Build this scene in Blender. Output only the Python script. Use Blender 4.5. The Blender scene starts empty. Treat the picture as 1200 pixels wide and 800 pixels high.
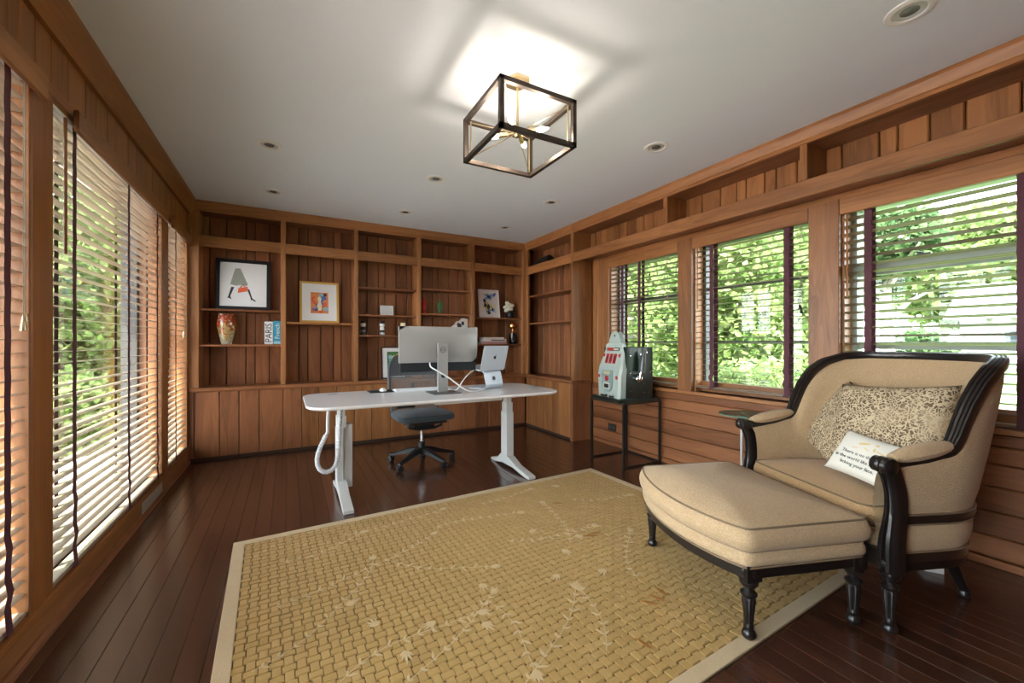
import bpy, bmesh, math, random
from math import sin, cos, pi, radians, sqrt
from mathutils import Vector, Matrix
random.seed(7)
SC = bpy.context.scene
COL = SC.collection
CEIL = 2.4713

# ---------------------------------------------------------------- camera
cam = bpy.data.cameras.new('camera')
cam.sensor_width = 36.0
cam.lens = 14.35
cam.shift_y = 1.0 / 1200
cam.clip_start = 0.02
cam.clip_end = 300
camo = bpy.data.objects.new('camera', cam)
COL.objects.link(camo)
camo.location = (0, 0, 1.13)
camo.rotation_euler = (pi / 2, 0, -0.5022)
SC.camera = camo

# ---------------------------------------------------------------- world, sun, exposure
SC.view_settings.view_transform = 'Standard'
SC.view_settings.look = 'None'
SC.view_settings.exposure = 3.5
SC.view_settings.gamma = 1.0
SC.view_settings.use_curve_mapping = False
W = bpy.data.worlds.new('sky')
SC.world = W
W.use_nodes = True
nt = W.node_tree
nt.nodes.clear()
tc = nt.nodes.new('ShaderNodeTexCoord')
sx = nt.nodes.new('ShaderNodeSeparateXYZ')
rp = nt.nodes.new('ShaderNodeValToRGB')
bg = nt.nodes.new('ShaderNodeBackground')
wo = nt.nodes.new('ShaderNodeOutputWorld')
nt.links.new(tc.outputs['Generated'], sx.inputs[0])
nt.links.new(sx.outputs['Z'], rp.inputs['Fac'])
rp.color_ramp.elements[0].position = 0.0
rp.color_ramp.elements[0].color = (0.95, 0.97, 1.0, 1)
rp.color_ramp.elements[1].position = 0.9
rp.color_ramp.elements[1].color = (0.62, 0.79, 1.0, 1)
bg.inputs['Strength'].default_value = 1.35
nt.links.new(rp.outputs[0], bg.inputs['Color'])
nt.links.new(bg.outputs[0], wo.inputs[0])
sun = bpy.data.lights.new('sun', 'SUN')
sun.energy = 4.2
sun.angle = radians(1.0)
sun.color = (1.0, 0.94, 0.84)
suno = bpy.data.objects.new('sun', sun)
COL.objects.link(suno)
suno.rotation_euler = Vector((-0.42, -0.30, 0.86)).to_track_quat('Z', 'Y').to_euler()
SC.cycles.max_bounces = 10
SC.cycles.diffuse_bounces = 6
SC.cycles.transparent_max_bounces = 16
SC.cycles.sample_clamp_indirect = 8.0
SC.cycles.use_denoising = True

# ---------------------------------------------------------------- materials
def newmat(name):
    m = bpy.data.materials.new(name)
    m.use_nodes = True
    t = m.node_tree
    b = t.nodes['Principled BSDF']
    return m, t, b

def flat(name, c, rough=0.5, metal=0.0, spec=0.5, emit=0.0, coat=0.0, var=0.0):
    m, t, b = newmat(name)
    b.inputs['Base Color'].default_value = (*c, 1)
    b.inputs['Roughness'].default_value = rough
    b.inputs['Metallic'].default_value = metal
    b.inputs['Specular IOR Level'].default_value = spec
    b.inputs['Coat Weight'].default_value = coat
    if emit:
        b.inputs['Emission Color'].default_value = (*c, 1)
        b.inputs['Emission Strength'].default_value = emit
    if var:
        tcn = t.nodes.new('ShaderNodeTexCoord')
        n = t.nodes.new('ShaderNodeTexNoise')
        n.inputs['Scale'].default_value = 14
        n.inputs['Detail'].default_value = 4
        mx = t.nodes.new('ShaderNodeMix'); mx.data_type = 'RGBA'
        mx.inputs['A'].default_value = (*[k * (1 - var) for k in c], 1)
        mx.inputs['B'].default_value = (*[min(1, k * (1 + var)) for k in c], 1)
        t.links.new(tcn.outputs['Object'], n.inputs['Vector'])
        t.links.new(n.outputs['Fac'], mx.inputs['Factor'])
        t.links.new(mx.outputs['Result'], b.inputs['Base Color'])
    return m

def wood(name, c1, c2, axis, rough=0.42, spread=0.22, fine=0.25, bump=0.15, coat=0.0, spec=0.5):
    """grain runs along the given axis of each piece's own coordinates"""
    m, t, b = newmat(name)
    L = t.links
    tcn = t.nodes.new('ShaderNodeTexCoord')
    oi = t.nodes.new('ShaderNodeObjectInfo')
    ad = t.nodes.new('ShaderNodeVectorMath'); ad.operation = 'ADD'
    cb = t.nodes.new('ShaderNodeCombineXYZ')
    mu = t.nodes.new('ShaderNodeMath'); mu.operation = 'MULTIPLY'; mu.inputs[1].default_value = 43.0
    L.new(oi.outputs['Random'], mu.inputs[0])
    for i in range(3):
        L.new(mu.outputs[0], cb.inputs[i])
    L.new(tcn.outputs['Object'], ad.inputs[0])
    L.new(cb.outputs[0], ad.inputs[1])
    mp = t.nodes.new('ShaderNodeMapping')
    s = [9.0, 9.0, 9.0]; s['xyz'.index(axis)] = 0.9
    mp.inputs['Scale'].default_value = s
    L.new(ad.outputs[0], mp.inputs['Vector'])
    n1 = t.nodes.new('ShaderNodeTexNoise')
    n1.inputs['Scale'].default_value = 1.0; n1.inputs['Detail'].default_value = 5
    n1.inputs['Distortion'].default_value = 0.6
    L.new(mp.outputs[0], n1.inputs['Vector'])
    # contour rings -> cathedral grain
    m2 = t.nodes.new('ShaderNodeMath'); m2.operation = 'MULTIPLY'; m2.inputs[1].default_value = 55.0
    sn = t.nodes.new('ShaderNodeMath'); sn.operation = 'SINE'
    L.new(n1.outputs['Fac'], m2.inputs[0]); L.new(m2.outputs[0], sn.inputs[0])
    mp2 = t.nodes.new('ShaderNodeMapping')
    s2 = [120.0, 120.0, 120.0]; s2['xyz'.index(axis)] = 4.0
    mp2.inputs['Scale'].default_value = s2
    L.new(ad.outputs[0], mp2.inputs['Vector'])
    n2 = t.nodes.new('ShaderNodeTexNoise')
    n2.inputs['Scale'].default_value = 1.0; n2.inputs['Detail'].default_value = 2
    L.new(mp2.outputs[0], n2.inputs['Vector'])
    # fac = n1*1.2 + sin*.10 + (n2-.5)*fine + (rand-.5)*spread
    def madd(a, k, c):
        q = t.nodes.new('ShaderNodeMath'); q.operation = 'MULTIPLY_ADD'
        L.new(a, q.inputs[0]); q.inputs[1].default_value = k
        if isinstance(c, float):
            q.inputs[2].default_value = c
        else:
            L.new(c, q.inputs[2])
        return q.outputs[0]
    f = madd(n1.outputs['Fac'], 1.3, -0.15 - fine / 2 - spread)
    f = madd(sn.outputs[0], 0.09, f)
    f = madd(n2.outputs['Fac'], fine, f)
    f = madd(oi.outputs['Random'], spread * 2, f)
    r = t.nodes.new('ShaderNodeValToRGB')
    r.color_ramp.elements[0].position = 0.1; r.color_ramp.elements[0].color = (*c1, 1)
    r.color_ramp.elements[1].position = 0.9; r.color_ramp.elements[1].color = (*c2, 1)
    L.new(f, r.inputs['Fac'])
    L.new(r.outputs[0], b.inputs['Base Color'])
    b.inputs['Roughness'].default_value = rough
    b.inputs['Coat Weight'].default_value = coat
    b.inputs['Specular IOR Level'].default_value = spec
    b.inputs['Coat Roughness'].default_value = 0.2
    if bump:
        bp = t.nodes.new('ShaderNodeBump')
        bp.inputs['Strength'].default_value = bump
        bp.inputs['Distance'].default_value = 0.002
        L.new(n2.outputs['Fac'], bp.inputs['Height'])
        L.new(bp.outputs[0], b.inputs['Normal'])
    return m

def fabric(name, c1, c2, scale=260.0, rough=0.9, bump=0.5):
    m, t, b = newmat(name)
    L = t.links
    tcn = t.nodes.new('ShaderNodeTexCoord')
    v = t.nodes.new('ShaderNodeTexVoronoi'); v.inputs['Scale'].default_value = scale
    n = t.nodes.new('ShaderNodeTexNoise'); n.inputs['Scale'].default_value = 9
    L.new(tcn.outputs['Object'], v.inputs['Vector']); L.new(tcn.outputs['Object'], n.inputs['Vector'])
    a = t.nodes.new('ShaderNodeMath'); a.operation = 'MULTIPLY_ADD'; a.inputs[1].default_value = 0.5
    L.new(n.outputs['Fac'], a.inputs[0]); L.new(v.outputs['Distance'], a.inputs[2])
    mx = t.nodes.new('ShaderNodeMix'); mx.data_type = 'RGBA'
    mx.inputs['A'].default_value = (*c2, 1); mx.inputs['B'].default_value = (*c1, 1)
    L.new(a.outputs[0], mx.inputs['Factor'])
    L.new(mx.outputs['Result'], b.inputs['Base Color'])
    b.inputs['Roughness'].default_value = rough
    b.inputs['Specular IOR Level'].default_value = 0.15
    b.inputs['Sheen Weight'].default_value = 0.15
    bp = t.nodes.new('ShaderNodeBump'); bp.inputs['Strength'].default_value = bump
    bp.inputs['Distance'].default_value = 0.002; bp.invert = True
    L.new(v.outputs['Distance'], bp.inputs['Height']); L.new(bp.outputs[0], b.inputs['Normal'])
    return m

def glassmat(name, tint=(0.96, 0.99, 0.97), refl=0.08):
    m, t, b = newmat(name)
    L = t.links
    t.nodes.remove(b)
    o = t.nodes['Material Output']
    tr = t.nodes.new('ShaderNodeBsdfTransparent'); tr.inputs[0].default_value = (*tint, 1)
    gl = t.nodes.new('ShaderNodeBsdfGlossy'); gl.inputs['Roughness'].default_value = 0.02
    lw = t.nodes.new('ShaderNodeLayerWeight'); lw.inputs['Blend'].default_value = 0.25
    k = t.nodes.new('ShaderNodeMath'); k.operation = 'MULTIPLY_ADD'; k.inputs[1].default_value = 0.5; k.inputs[2].default_value = refl * 0.3
    mx = t.nodes.new('ShaderNodeMixShader')
    L.new(lw.outputs['Fresnel'], k.inputs[0]); L.new(k.outputs[0], mx.inputs[0])
    L.new(tr.outputs[0], mx.inputs[1]); L.new(gl.outputs[0], mx.inputs[2]); L.new(mx.outputs[0], o.inputs['Surface'])
    return m

def leafmat(name, c, c2):
    m, t, b = newmat(name)
    L = t.links
    tcn = t.nodes.new('ShaderNodeTexCoord')
    n = t.nodes.new('ShaderNodeTexNoise'); n.inputs['Scale'].default_value = 3.0; n.inputs['Detail'].default_value = 3
    L.new(tcn.outputs['Object'], n.inputs['Vector'])
    r = t.nodes.new('ShaderNodeValToRGB')
    r.color_ramp.elements[0].position = 0.35; r.color_ramp.elements[0].color = (*c, 1)
    r.color_ramp.elements[1].position = 0.65; r.color_ramp.elements[1].color = (*c2, 1)
    L.new(n.outputs['Fac'], r.inputs['Fac'])
    d = t.nodes.new('ShaderNodeBsdfDiffuse'); tl = t.nodes.new('ShaderNodeBsdfTranslucent')
    mx = t.nodes.new('ShaderNodeMixShader'); mx.inputs[0].default_value = 0.5
    L.new(r.outputs[0], d.inputs[0]); L.new(r.outputs[0], tl.inputs[0])
    L.new(d.outputs[0], mx.inputs[1]); L.new(tl.outputs[0], mx.inputs[2])
    L.new(mx.outputs[0], t.nodes['Material Output'].inputs['Surface'])
    t.nodes.remove(b)
    return m

# walnut tones
WG1, WG2 = (0.180, 0.066, 0.018), (0.42, 0.175, 0.060)      # golden rails and stiles
WR1, WR2 = (0.145, 0.052, 0.021), (0.345, 0.136, 0.058)    # redder boards
wrail = {a: wood('walnut_rail_' + a, WG1, WG2, a) for a in 'xyz'}
wboard = {a: wood('walnut_board_' + a, WR1, WR2, a, rough=0.42, spec=0.3) for a in 'xyz'}
wfloor = {a: wood('floor_oak_' + a, (0.036, 0.014, 0.008), (0.105, 0.039, 0.022), a, rough=0.24, spread=0.18, bump=0.08, coat=0.6) for a in 'xy'}
wleft = {a: wood('walnut_left_' + a, (0.16, 0.052, 0.010), (0.34, 0.125, 0.028), a, spread=0.09) for a in 'xyz'}
wshade = flat('wood_shadow_gap', (0.035, 0.016, 0.009), 0.7)
m_ceil = flat('ceiling_paint', (0.77, 0.82, 0.90), 0.9, var=0.012)
m_wallext = flat('exterior_paint', (0.75, 0.74, 0.74), 0.8, var=0.03)
m_frame = flat('window_frame_paint', (0.30, 0.36, 0.30), 0.45, var=0.1)
m_frame_dark = flat('window_frame_dark', (0.055, 0.05, 0.045), 0.45, var=0.1)
m_glass = glassmat('window_glass')
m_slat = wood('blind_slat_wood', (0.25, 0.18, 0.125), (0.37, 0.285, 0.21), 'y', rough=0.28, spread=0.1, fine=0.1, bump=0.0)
m_slat_backlit = wood('blind_slat_backlit', (0.15, 0.10, 0.062), (0.26, 0.19, 0.125), 'y', rough=0.30, spread=0.1, fine=0.1, bump=0.0)  # same wood as the left slats, backlit darkness painted into the colour
m_tape = flat('burgundy_tape', (0.085, 0.022, 0.035), 0.75, var=0.15)
m_white = flat('white_paint', (0.74, 0.74, 0.74), 0.35)
m_black = flat('black_plastic', (0.012, 0.012, 0.014), 0.4)
m_brass = flat('brass', (0.62, 0.49, 0.30), 0.35, metal=1.0)
m_chrome = flat('chrome', (0.85, 0.85, 0.86), 0.12, metal=1.0)
m_bronze = flat('dark_bronze', (0.075, 0.058, 0.048), 0.42, metal=0.6)

# ---------------------------------------------------------------- mesh helpers
class MB:
    def __init__(s):
        s.v, s.f, s.mi, s.sm = [], [], [], []
        s.cur = 0; s.smooth = False
    def add(s, vs, fs):
        o = len(s.v)
        s.v += [tuple(p) for p in vs]
        for f in fs:
            s.f.append([o + i for i in f]); s.mi.append(s.cur); s.sm.append(s.smooth)
        return s
    def box(s, x0, x1, y0, y1, z0, z1):
        return s.add([(x0, y0, z0), (x1, y0, z0), (x1, y1, z0), (x0, y1, z0), (x0, y0, z1), (x1, y0, z1), (x1, y1, z1), (x0, y1, z1)],
                     [(0, 3, 2, 1), (4, 5, 6, 7), (0, 1, 5, 4), (1, 2, 6, 5), (2, 3, 7, 6), (3, 0, 4, 7)])
    def bar(s, x0, x1, y0, y1, z0, z1, axis, c):
        """box with its four long edges chamfered by c"""
        lo, hi = [x0, y0, z0], [x1, y1, z1]
        a = 'xyz'.index(axis); b, d = (a + 1) % 3, (a + 2) % 3
        c = min(c, (hi[b] - lo[b]) * .45, (hi[d] - lo[d]) * .45)
        ring = [(lo[b] + c, lo[d]), (hi[b] - c, lo[d]), (hi[b], lo[d] + c), (hi[b], hi[d] - c), (hi[b] - c, hi[d]), (lo[b] + c, hi[d]), (lo[b], hi[d] - c), (lo[b], lo[d] + c)]
        vs = []
        for e in (lo[a], hi[a]):
            for p, q in ring:
                t = [0, 0, 0]; t[a] = e; t[b] = p; t[d] = q; vs.append(t)
        fs = [(i, (i + 1) % 8, 8 + (i + 1) % 8, 8 + i) for i in range(8)] + [tuple(range(7, -1, -1)), tuple(range(8, 16))]
        return s.add(vs, fs)
    def prism(s, poly, axis, a0, a1):
        """poly: 2D points in the plane of the two axes after `axis` (cyclic)"""
        a = 'xyz'.index(axis); b, d = (a + 1) % 3, (a + 2) % 3
        n = len(poly); vs = []
        for e in (a0, a1):
            for p, q in poly:
                t = [0, 0, 0]; t[a] = e; t[b] = p; t[d] = q; vs.append(t)
        return s.add(vs, [(i, (i + 1) % n, n + (i + 1) % n, n + i) for i in range(n)] + [tuple(range(n - 1, -1, -1)), tuple(range(n, 2 * n))])
    def lathe(s, prof, cx=0, cy=0, cz=0, seg=20, M=None, cap=True):
        """prof: (radius, z) from bottom to top"""
        vs, fs = [], []
        for r, z in prof:
            for k in range(seg):
                a = 2 * pi * k / seg
                vs.append(Vector((r * cos(a), r * sin(a), z)))
        n = len(prof)
        for i in range(n - 1):
            for k in range(seg):
                k2 = (k + 1) % seg
                fs.append((i * seg + k, i * seg + k2, (i + 1) * seg + k2, (i + 1) * seg + k))
        if cap:
            fs.append(tuple(range(seg - 1, -1, -1))); fs.append(tuple(range((n - 1) * seg, n * seg)))
        if M is not None:
            vs = [M @ p for p in vs]
        return s.add([(p[0] + cx, p[1] + cy, p[2] + cz) for p in vs], fs)
    def cyl(s, p0, p1, r0, r1=None, seg=12):
        return s.tube([p0, p1], [r0, r0 if r1 is None else r1], seg)
    def tube(s, pts, r, seg=8, closed=False):
        pts = [Vector(p) for p in pts]; n = len(pts)
        rs = r if isinstance(r, (list, tuple)) else [r] * n
        up = None; vs = []
        for i, p in enumerate(pts):
            if closed:
                t = pts[(i + 1) % n] - pts[i - 1]
            else:
                t = pts[min(i + 1, n - 1)] - pts[max(i - 1, 0)]
            t.normalize()
            if up is None:
                up = t.orthogonal().normalized()
            up = (up - t * up.dot(t)).normalized()
            sd = t.cross(up)
            for k in range(seg):
                a = 2 * pi * k / seg
                vs.append(p + (up * cos(a) + sd * sin(a)) * rs[i])
        fs = []
        m = n if closed else n - 1
        for i in range(m):
            j = (i + 1) % n
            for k in range(seg):
                k2 = (k + 1) % seg
                fs.append((i * seg + k, i * seg + k2, j * seg + k2, j * seg + k))
        if not closed:
            fs.append(tuple(range(seg - 1, -1, -1))); fs.append(tuple(range((n - 1) * seg, n * seg)))
        return s.add(vs, fs)
    def sweep(s, pts, prof, outs, ups=None):
        """closed profile [(a,b)] swept along pts; a along outs[i], b along ups[i] (default tangent x out)"""
        n, k = len(pts), len(prof); vs = []
        for i in range(n):
            p = Vector(pts[i]); t = Vector(pts[min(i + 1, n - 1)]) - Vector(pts[max(i - 1, 0)]); t.normalize()
            o = Vector(outs[i]); o = (o - t * o.dot(t)).normalized()
            u = o.cross(t) if ups is None else Vector(ups[i])
            for a, b in prof:
                vs.append(p + o * a + u * b)
        fs = [(i * k + j, i * k + (j + 1) % k, (i + 1) * k + (j + 1) % k, (i + 1) * k + j) for i in range(n - 1) for j in range(k)]
        fs += [tuple(range(k - 1, -1, -1)), tuple(range((n - 1) * k, n * k))]
        return s.add(vs, fs)
    def grid(s, P, nu, nv, closed_u=False):
        """P[i][j] grid of points"""
        vs = [P[i][j] for i in range(nu) for j in range(nv)]
        fs = []
        for i in range(nu if closed_u else nu - 1):
            i2 = (i + 1) % nu
            for j in range(nv - 1):
                fs.append((i * nv + j, i2 * nv + j, i2 * nv + j + 1, i * nv + j + 1))
        return s.add(vs, fs)
    def xform(s, M):
        s.v = [tuple(M @ Vector(p)) for p in s.v]; return s
    def mesh(s, name, mats, bevel=0, bseg=2, fix=True):
        me = bpy.data.meshes.new(name)
        me.from_pydata(s.v, [], s.f)
        for m in (mats if isinstance(mats, (list, tuple)) else [mats]):
            me.materials.append(m)
        me.polygons.foreach_set('material_index', s.mi)
        me.polygons.foreach_set('use_smooth', s.sm)
        if fix or bevel:
            bm = bmesh.new(); bm.from_mesh(me)
            bmesh.ops.recalc_face_normals(bm, faces=bm.faces)
            if bevel:
                es = [e for e in bm.edges if len(e.link_faces) == 2 and e.calc_face_angle(0) > 0.6]
                bmesh.ops.bevel(bm, geom=es, offset=bevel, segments=bseg, affect='EDGES', profile=0.6, clamp_overlap=True)
            bm.to_mesh(me); bm.free()
        if any(s.sm):
            me.set_sharp_from_angle(angle=0.75)
        me.update()
        return me
    def build(s, name, mats, parent=None, loc=None, bevel=0, bseg=2, fix=True):
        return link(name, s.mesh(name, mats, bevel, bseg, fix), parent, loc)

def link(name, data, parent=None, loc=None):
    o = bpy.data.objects.new(name, data)
    COL.objects.link(o)
    if parent is not None:
        o.parent = parent
    if loc is not None:
        o.location = loc
    return o

def tag(o, label, cat, group=None, kind=None):
    o['label'] = label; o['category'] = cat
    if group: o['group'] = group
    if kind: o['kind'] = kind
    return o

def thing(name, label, cat, loc=(0, 0, 0), rz=0.0, group=None):
    o = bpy.data.objects.new(name, None)
    COL.objects.link(o)
    o.empty_display_size = 0.1
    o.location = loc; o.rotation_euler = (0, 0, rz)
    return tag(o, label, cat, group)

def struct(o):
    o['kind'] = 'structure'; return o

def piece(name, mats, parent, x0, x1, y0, y1, z0, z1, axis, c=0.003, cache=None):
    """one board: chamfered bar with its own centre as origin; mats is an axis->material dict"""
    cx, cy, cz = (x0 + x1) / 2, (y0 + y1) / 2, (z0 + z1) / 2
    k = None
    if cache is not None:
        k = (round(x1 - x0, 4), round(y1 - y0, 4), round(z1 - z0, 4), axis)
        if k in cache:
            return link(name, cache[k], parent, (cx, cy, cz))
    mat = mats[axis] if isinstance(mats, dict) else mats
    me = MB().bar(x0 - cx, x1 - cx, y0 - cy, y1 - cy, z0 - cz, z1 - cz, axis, c).mesh(name, mat)
    if cache is not None:
        cache[k] = me
    return link(name, me, parent, (cx, cy, cz))

def copy_tree(o, parent=None):
    c = o.copy(); COL.objects.link(c)
    if parent is not None:
        c.parent = parent
    for ch in list(o.children):
        copy_tree(ch, c)
    return c

def text(name, body, size, mat, parent, M, extrude=0.0004, align='LEFT', spacing=1.0):
    cu = bpy.data.curves.new(name, 'FONT')
    cu.body = body; cu.size = size; cu.extrude = extrude; cu.align_x = align; cu.align_y = 'CENTER'
    cu.space_character = spacing
    cu.resolution_u = 2
    cu.materials.append(mat)
    o = bpy.data.objects.new(name, cu); COL.objects.link(o)
    bpy.context.view_layer.update()
    me = bpy.data.meshes.new_from_object(o)
    bpy.data.objects.remove(o)
    o = link(name, me, parent)
    o.matrix_local = M
    return o

# ================================================================ ROOM SHELL
XL, XR, YB, YW = -0.82, 3.12, 4.81, 5.05
REAR = -1.3
# floor: slab + planks running along y
floor = struct(MB().box(XL - .25, XR + .25, REAR - .1, YW + .25, -.12, -.012).build('floor', wshade))
pw = 0.083
x = XL - 0.02
cache = {}
i = 0
while x < XR:
    x1 = min(x + pw, XR)
    cuts = [REAR] + ([1.0 + random.random() * 1.1, 2.5 + random.random() * 1.5] if i % 2 else [1.6 + random.random() * 1.8]) + [4.88]
    for a, b_ in zip(cuts[:-1], cuts[1:]):
        piece('plank', wfloor, floor, x + .0006, x1 - .0006, a + .0006, b_ - .0006, -.012, 0.0, 'y', .0012)
    x = x1; i += 1

ceiling = struct(MB().box(XL - .25, XR + .25, REAR - .1, YW + .25, CEIL, CEIL + .12).build('ceiling', m_ceil))

# rear wall behind the photographer
wr = MB()
wr.box(XL - .2, XR + .2, REAR - .12, REAR, 0, CEIL)
struct(wr.build('wall_rear', wboard['z']))

# back wall (behind the shelving)
wall_back = struct(MB().box(XL - .22, XR + .22, YW + .025, YW + .2, 0, CEIL).build('wall_back', wshade))
gx = [-.82, -.689, -.549, -.381, -.299, -.17, -.045, .103, .194, .322, .456, .539, .66, .816, .947, 1.025, 1.157, 1.292, 1.40, 1.485, 1.612, 1.69, 1.832, 1.966, 2.056, 2.18, 2.30, 2.453, 2.536, 2.669, 2.805, 2.95, 3.12]
for a, b_ in zip(gx[:-1], gx[1:]):
    piece('board', wboard, wall_back, a + .003, b_ - .003, YW, YW + .025, .60, 2.42, 'z', .006)

# ---- left wall: x from XL-.22 to XL
LW = [(-.15, 1.16), (1.36, 2.145), (2.291, 3.916), (4.075, 4.775)]      # y ranges: an unseen window added for daylight, then the three with blinds
LZ0, LZ1 = .14, 2.10
wl = MB()
wl.box(XL - .22, XL - .022, REAR, YW + .2, 0, LZ0).box(XL - .22, XL - .022, REAR, YW + .2, LZ1, CEIL)
ys = [REAR] + [q for w in LW for q in w] + [YW + .2]
for k in range(0, len(ys), 2):
    wl.box(XL - .22, XL - .022, ys[k], ys[k + 1], LZ0, LZ1)
wall_left = struct(wl.build('wall_left', wboard['z']))
# boards above the windows
gy = [1.0, 1.20, 1.34, 1.52, 1.66, 1.84, 2.001, 2.07, 2.173, 2.291, 2.434, 2.602, 2.72, 2.86, 2.974, 3.176, 3.33, 3.52, 3.66, 3.85, 3.99, 4.17, 4.33, 4.46, 4.63, 4.74, 4.81]
for a, b_ in zip(gy[:-1], gy[1:]):
    piece('board', wleft, wall_left, XL - .022, XL, a + .0012, b_ - .0012, 2.155, 2.40, 'z', .0035)
piece('board', wleft, wall_left, XL - .022, XL + .004, 1.0, 4.81, 2.10, 2.153, 'y', .003)
# rest of the wall behind the photographer
piece('board', wleft, wall_left, XL - .022, XL, REAR, 1.0, 2.10, 2.44, 'y', .003)
piece('board', wleft, wall_left, XL - .022, XL, REAR, -.15, 0, 2.10, 'z', .003)
piece('board', wleft, wall_left, XL - .022, XL, -.15, 1.0, 0, LZ0, 'y', .003)
# mullion posts
for k, (a, b_) in enumerate([(2.145, 2.291), (3.916, 4.075), (4.775, 4.81), (1.16, 1.36)]):
    piece('post', wleft, wall_left, XL - .03, XL + .004, a, b_, LZ0 - .01, 2.10, 'z', .004)
# sill and skirting below the windows
trim_1 = struct(MB().box(XL - .2, XL + .012, 1.0, 4.81, LZ0 - .03, LZ0).build('trim_1', wleft['y'], bevel=.004))
bb = struct(MB().bar(XL - .022, XL, 1.0, 4.81, 0, LZ0 - .03, 'y', .004).build('baseboard_left', wrail['y']))
sh = MB()
sh.add([(XL, 1.0, 0), (XL + .022, 1.0, 0), (XL + .02, 1.0, .016), (XL + .01, 1.0, .028), (XL, 1.0, .03),
        (XL, 4.81, 0), (XL + .022, 4.81, 0), (XL + .02, 4.81, .016), (XL + .01, 4.81, .028), (XL, 4.81, .03)],
       [(0, 1, 6, 5), (1, 2, 7, 6), (2, 3, 8, 7), (3, 4, 9, 8), (4, 0, 5, 9), (0, 4, 3, 2, 1), (5, 6, 7, 8, 9)])
struct(sh.build('trim_2', wboard['y']))
# crown on the left wall
cr = MB()
pr_ = [(XL, 2.335), (XL + .02, 2.335), (XL + .03, 2.36), (XL + .065, 2.44), (XL + .065, CEIL), (XL, CEIL)]
vs = [(p, REAR, q) for p, q in pr_] + [(p, 4.81, q) for p, q in pr_]
cr.add(vs, [(i, (i + 1) % 6, 6 + (i + 1) % 6, 6 + i) for i in range(6)] + [(5, 4, 3, 2, 1, 0), (6, 7, 8, 9, 10, 11)])
struct(cr.build('trim_3', wleft['y']))

# ---- right wall: x from XR to XR+.22
RW = [(2.531, 3.457), (1.467, 2.387), (.37, 1.29)]
RZ0, RZ1 = .70, 2.02
wg = MB()
wg.box(XR + .022, XR + .22, REAR, YW + .2, 0, RZ0).box(XR + .022, XR + .22, REAR, YW + .2, RZ1, CEIL)
ys = [REAR, .37, 1.29, 1.467, 2.387, 2.531, 3.457, YW + .2]
for k in range(0, 8, 2):
    wg.box(XR + .022, XR + .22, ys[k], ys[k + 1], RZ0, RZ1)
wall_right = struct(wg.build('wall_right', wboard['z']))
zs = [.04, .15, .275, .40, .515, .605, .672]
for a, b_ in zip(zs[:-1], zs[1:]):
    for y0, y1 in ((REAR, 1.15), (1.15, 3.72)):
        piece('board', wboard, wall_right, XR, XR + .022, y0 + .001, y1 - .001, a + .002, b_ - .002, 'y', .006)
for a, b_ in [(1.29, 1.467), (2.387, 2.531)]:
    piece('post', wrail, wall_right, XR - .012, XR + .03, a, b_, .70, 2.05, 'z', .004)
for a, b_ in [(3.457, 3.545), (3.548, 3.632), (3.635, 3.72)]:
    piece('board', wrail, wall_right, XR, XR + .022, a, b_, .672, 2.07, 'z', .006)
piece('board', wrail, wall_right, XR, XR + .022, REAR, .37, .672, 2.07, 'z', .004)
piece('board', wrail, wall_right, XR + .0, XR + .022, .37, 3.457, 2.02, 2.09, 'y', .003)
struct(MB().box(XR - .022, XR + .2, .30, 3.50, .672, .70).build('trim_4', wrail['y'], bevel=.004))
struct(MB().bar(XR - .014, XR, REAR, 3.72, 0, .04, 'y', .004).build('baseboard_right', wboard['y']))

# ================================================================ WINDOWS
def window(name, x_in, x_out, y0, y1, z0, z1, mat, rails, glass_x, lock=None):
    """frame of jamb pieces, rails and panes; x_in..x_out is the depth of the reveal"""
    s = 1 if x_out > x_in else -1
    f = MB()
    a, b_ = sorted((x_out - s * .09, x_out))
    w = .042
    for (p, q, r, t_) in [(y0, y0 + w, z0, z1), (y1 - w, y1, z0, z1), (y0, y1, z0, z0 + w), (y0, y1, z1 - w, z1)]:
        f.box(a, b_, p, q, r, t_)
    fr = struct(f.build(name, mat, bevel=.003))
    j = MB()
    lo, hi = sorted((x_in, x_out - s * .09))
    j.box(lo, hi, y0, y0 + .014, z0, z1).box(lo, hi, y1 - .014, y1, z0, z1).box(lo, hi, y0, y1, z1 - .014, z1)
    j.build('jamb', wrail['z'], fr)
    if x_out > 0:
        MB().box(x_out - .115, x_out - .09, y0 + .014, y1 - .014, z0, z0 + .085).build('bottom_rail', wrail['y'], fr)
    zz = [z0 + w] + [c for r in rails for c in (r[0] - r[1] / 2, r[0] + r[1] / 2)] + [z1 - w]
    for zc, h_ in rails:
        piece('sash_rail', mat, fr, glass_x - .022, glass_x + .022, y0 + w, y1 - w, zc - h_ / 2, zc + h_ / 2, 'y', .004)
    for k in range(0, len(zz), 2):
        MB().box(glass_x - .002, glass_x + .002, y0 + w, y1 - w, zz[k], zz[k + 1]).build('pane', m_glass, fr)
    if lock:
        l = MB(); l.box(glass_x - s * .034 - .012, glass_x - s * .034 + .012, lock[0] - .03, lock[0] + .03, lock[1], lock[1] + .012)
        l.cyl((glass_x - s * .034, lock[0], lock[1] + .01), (glass_x - s * .05, lock[0] + .03, lock[1] + .022), .007, .006, 8)
        l.build('sash_lock', m_frame_dark, fr)
    return fr

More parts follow.
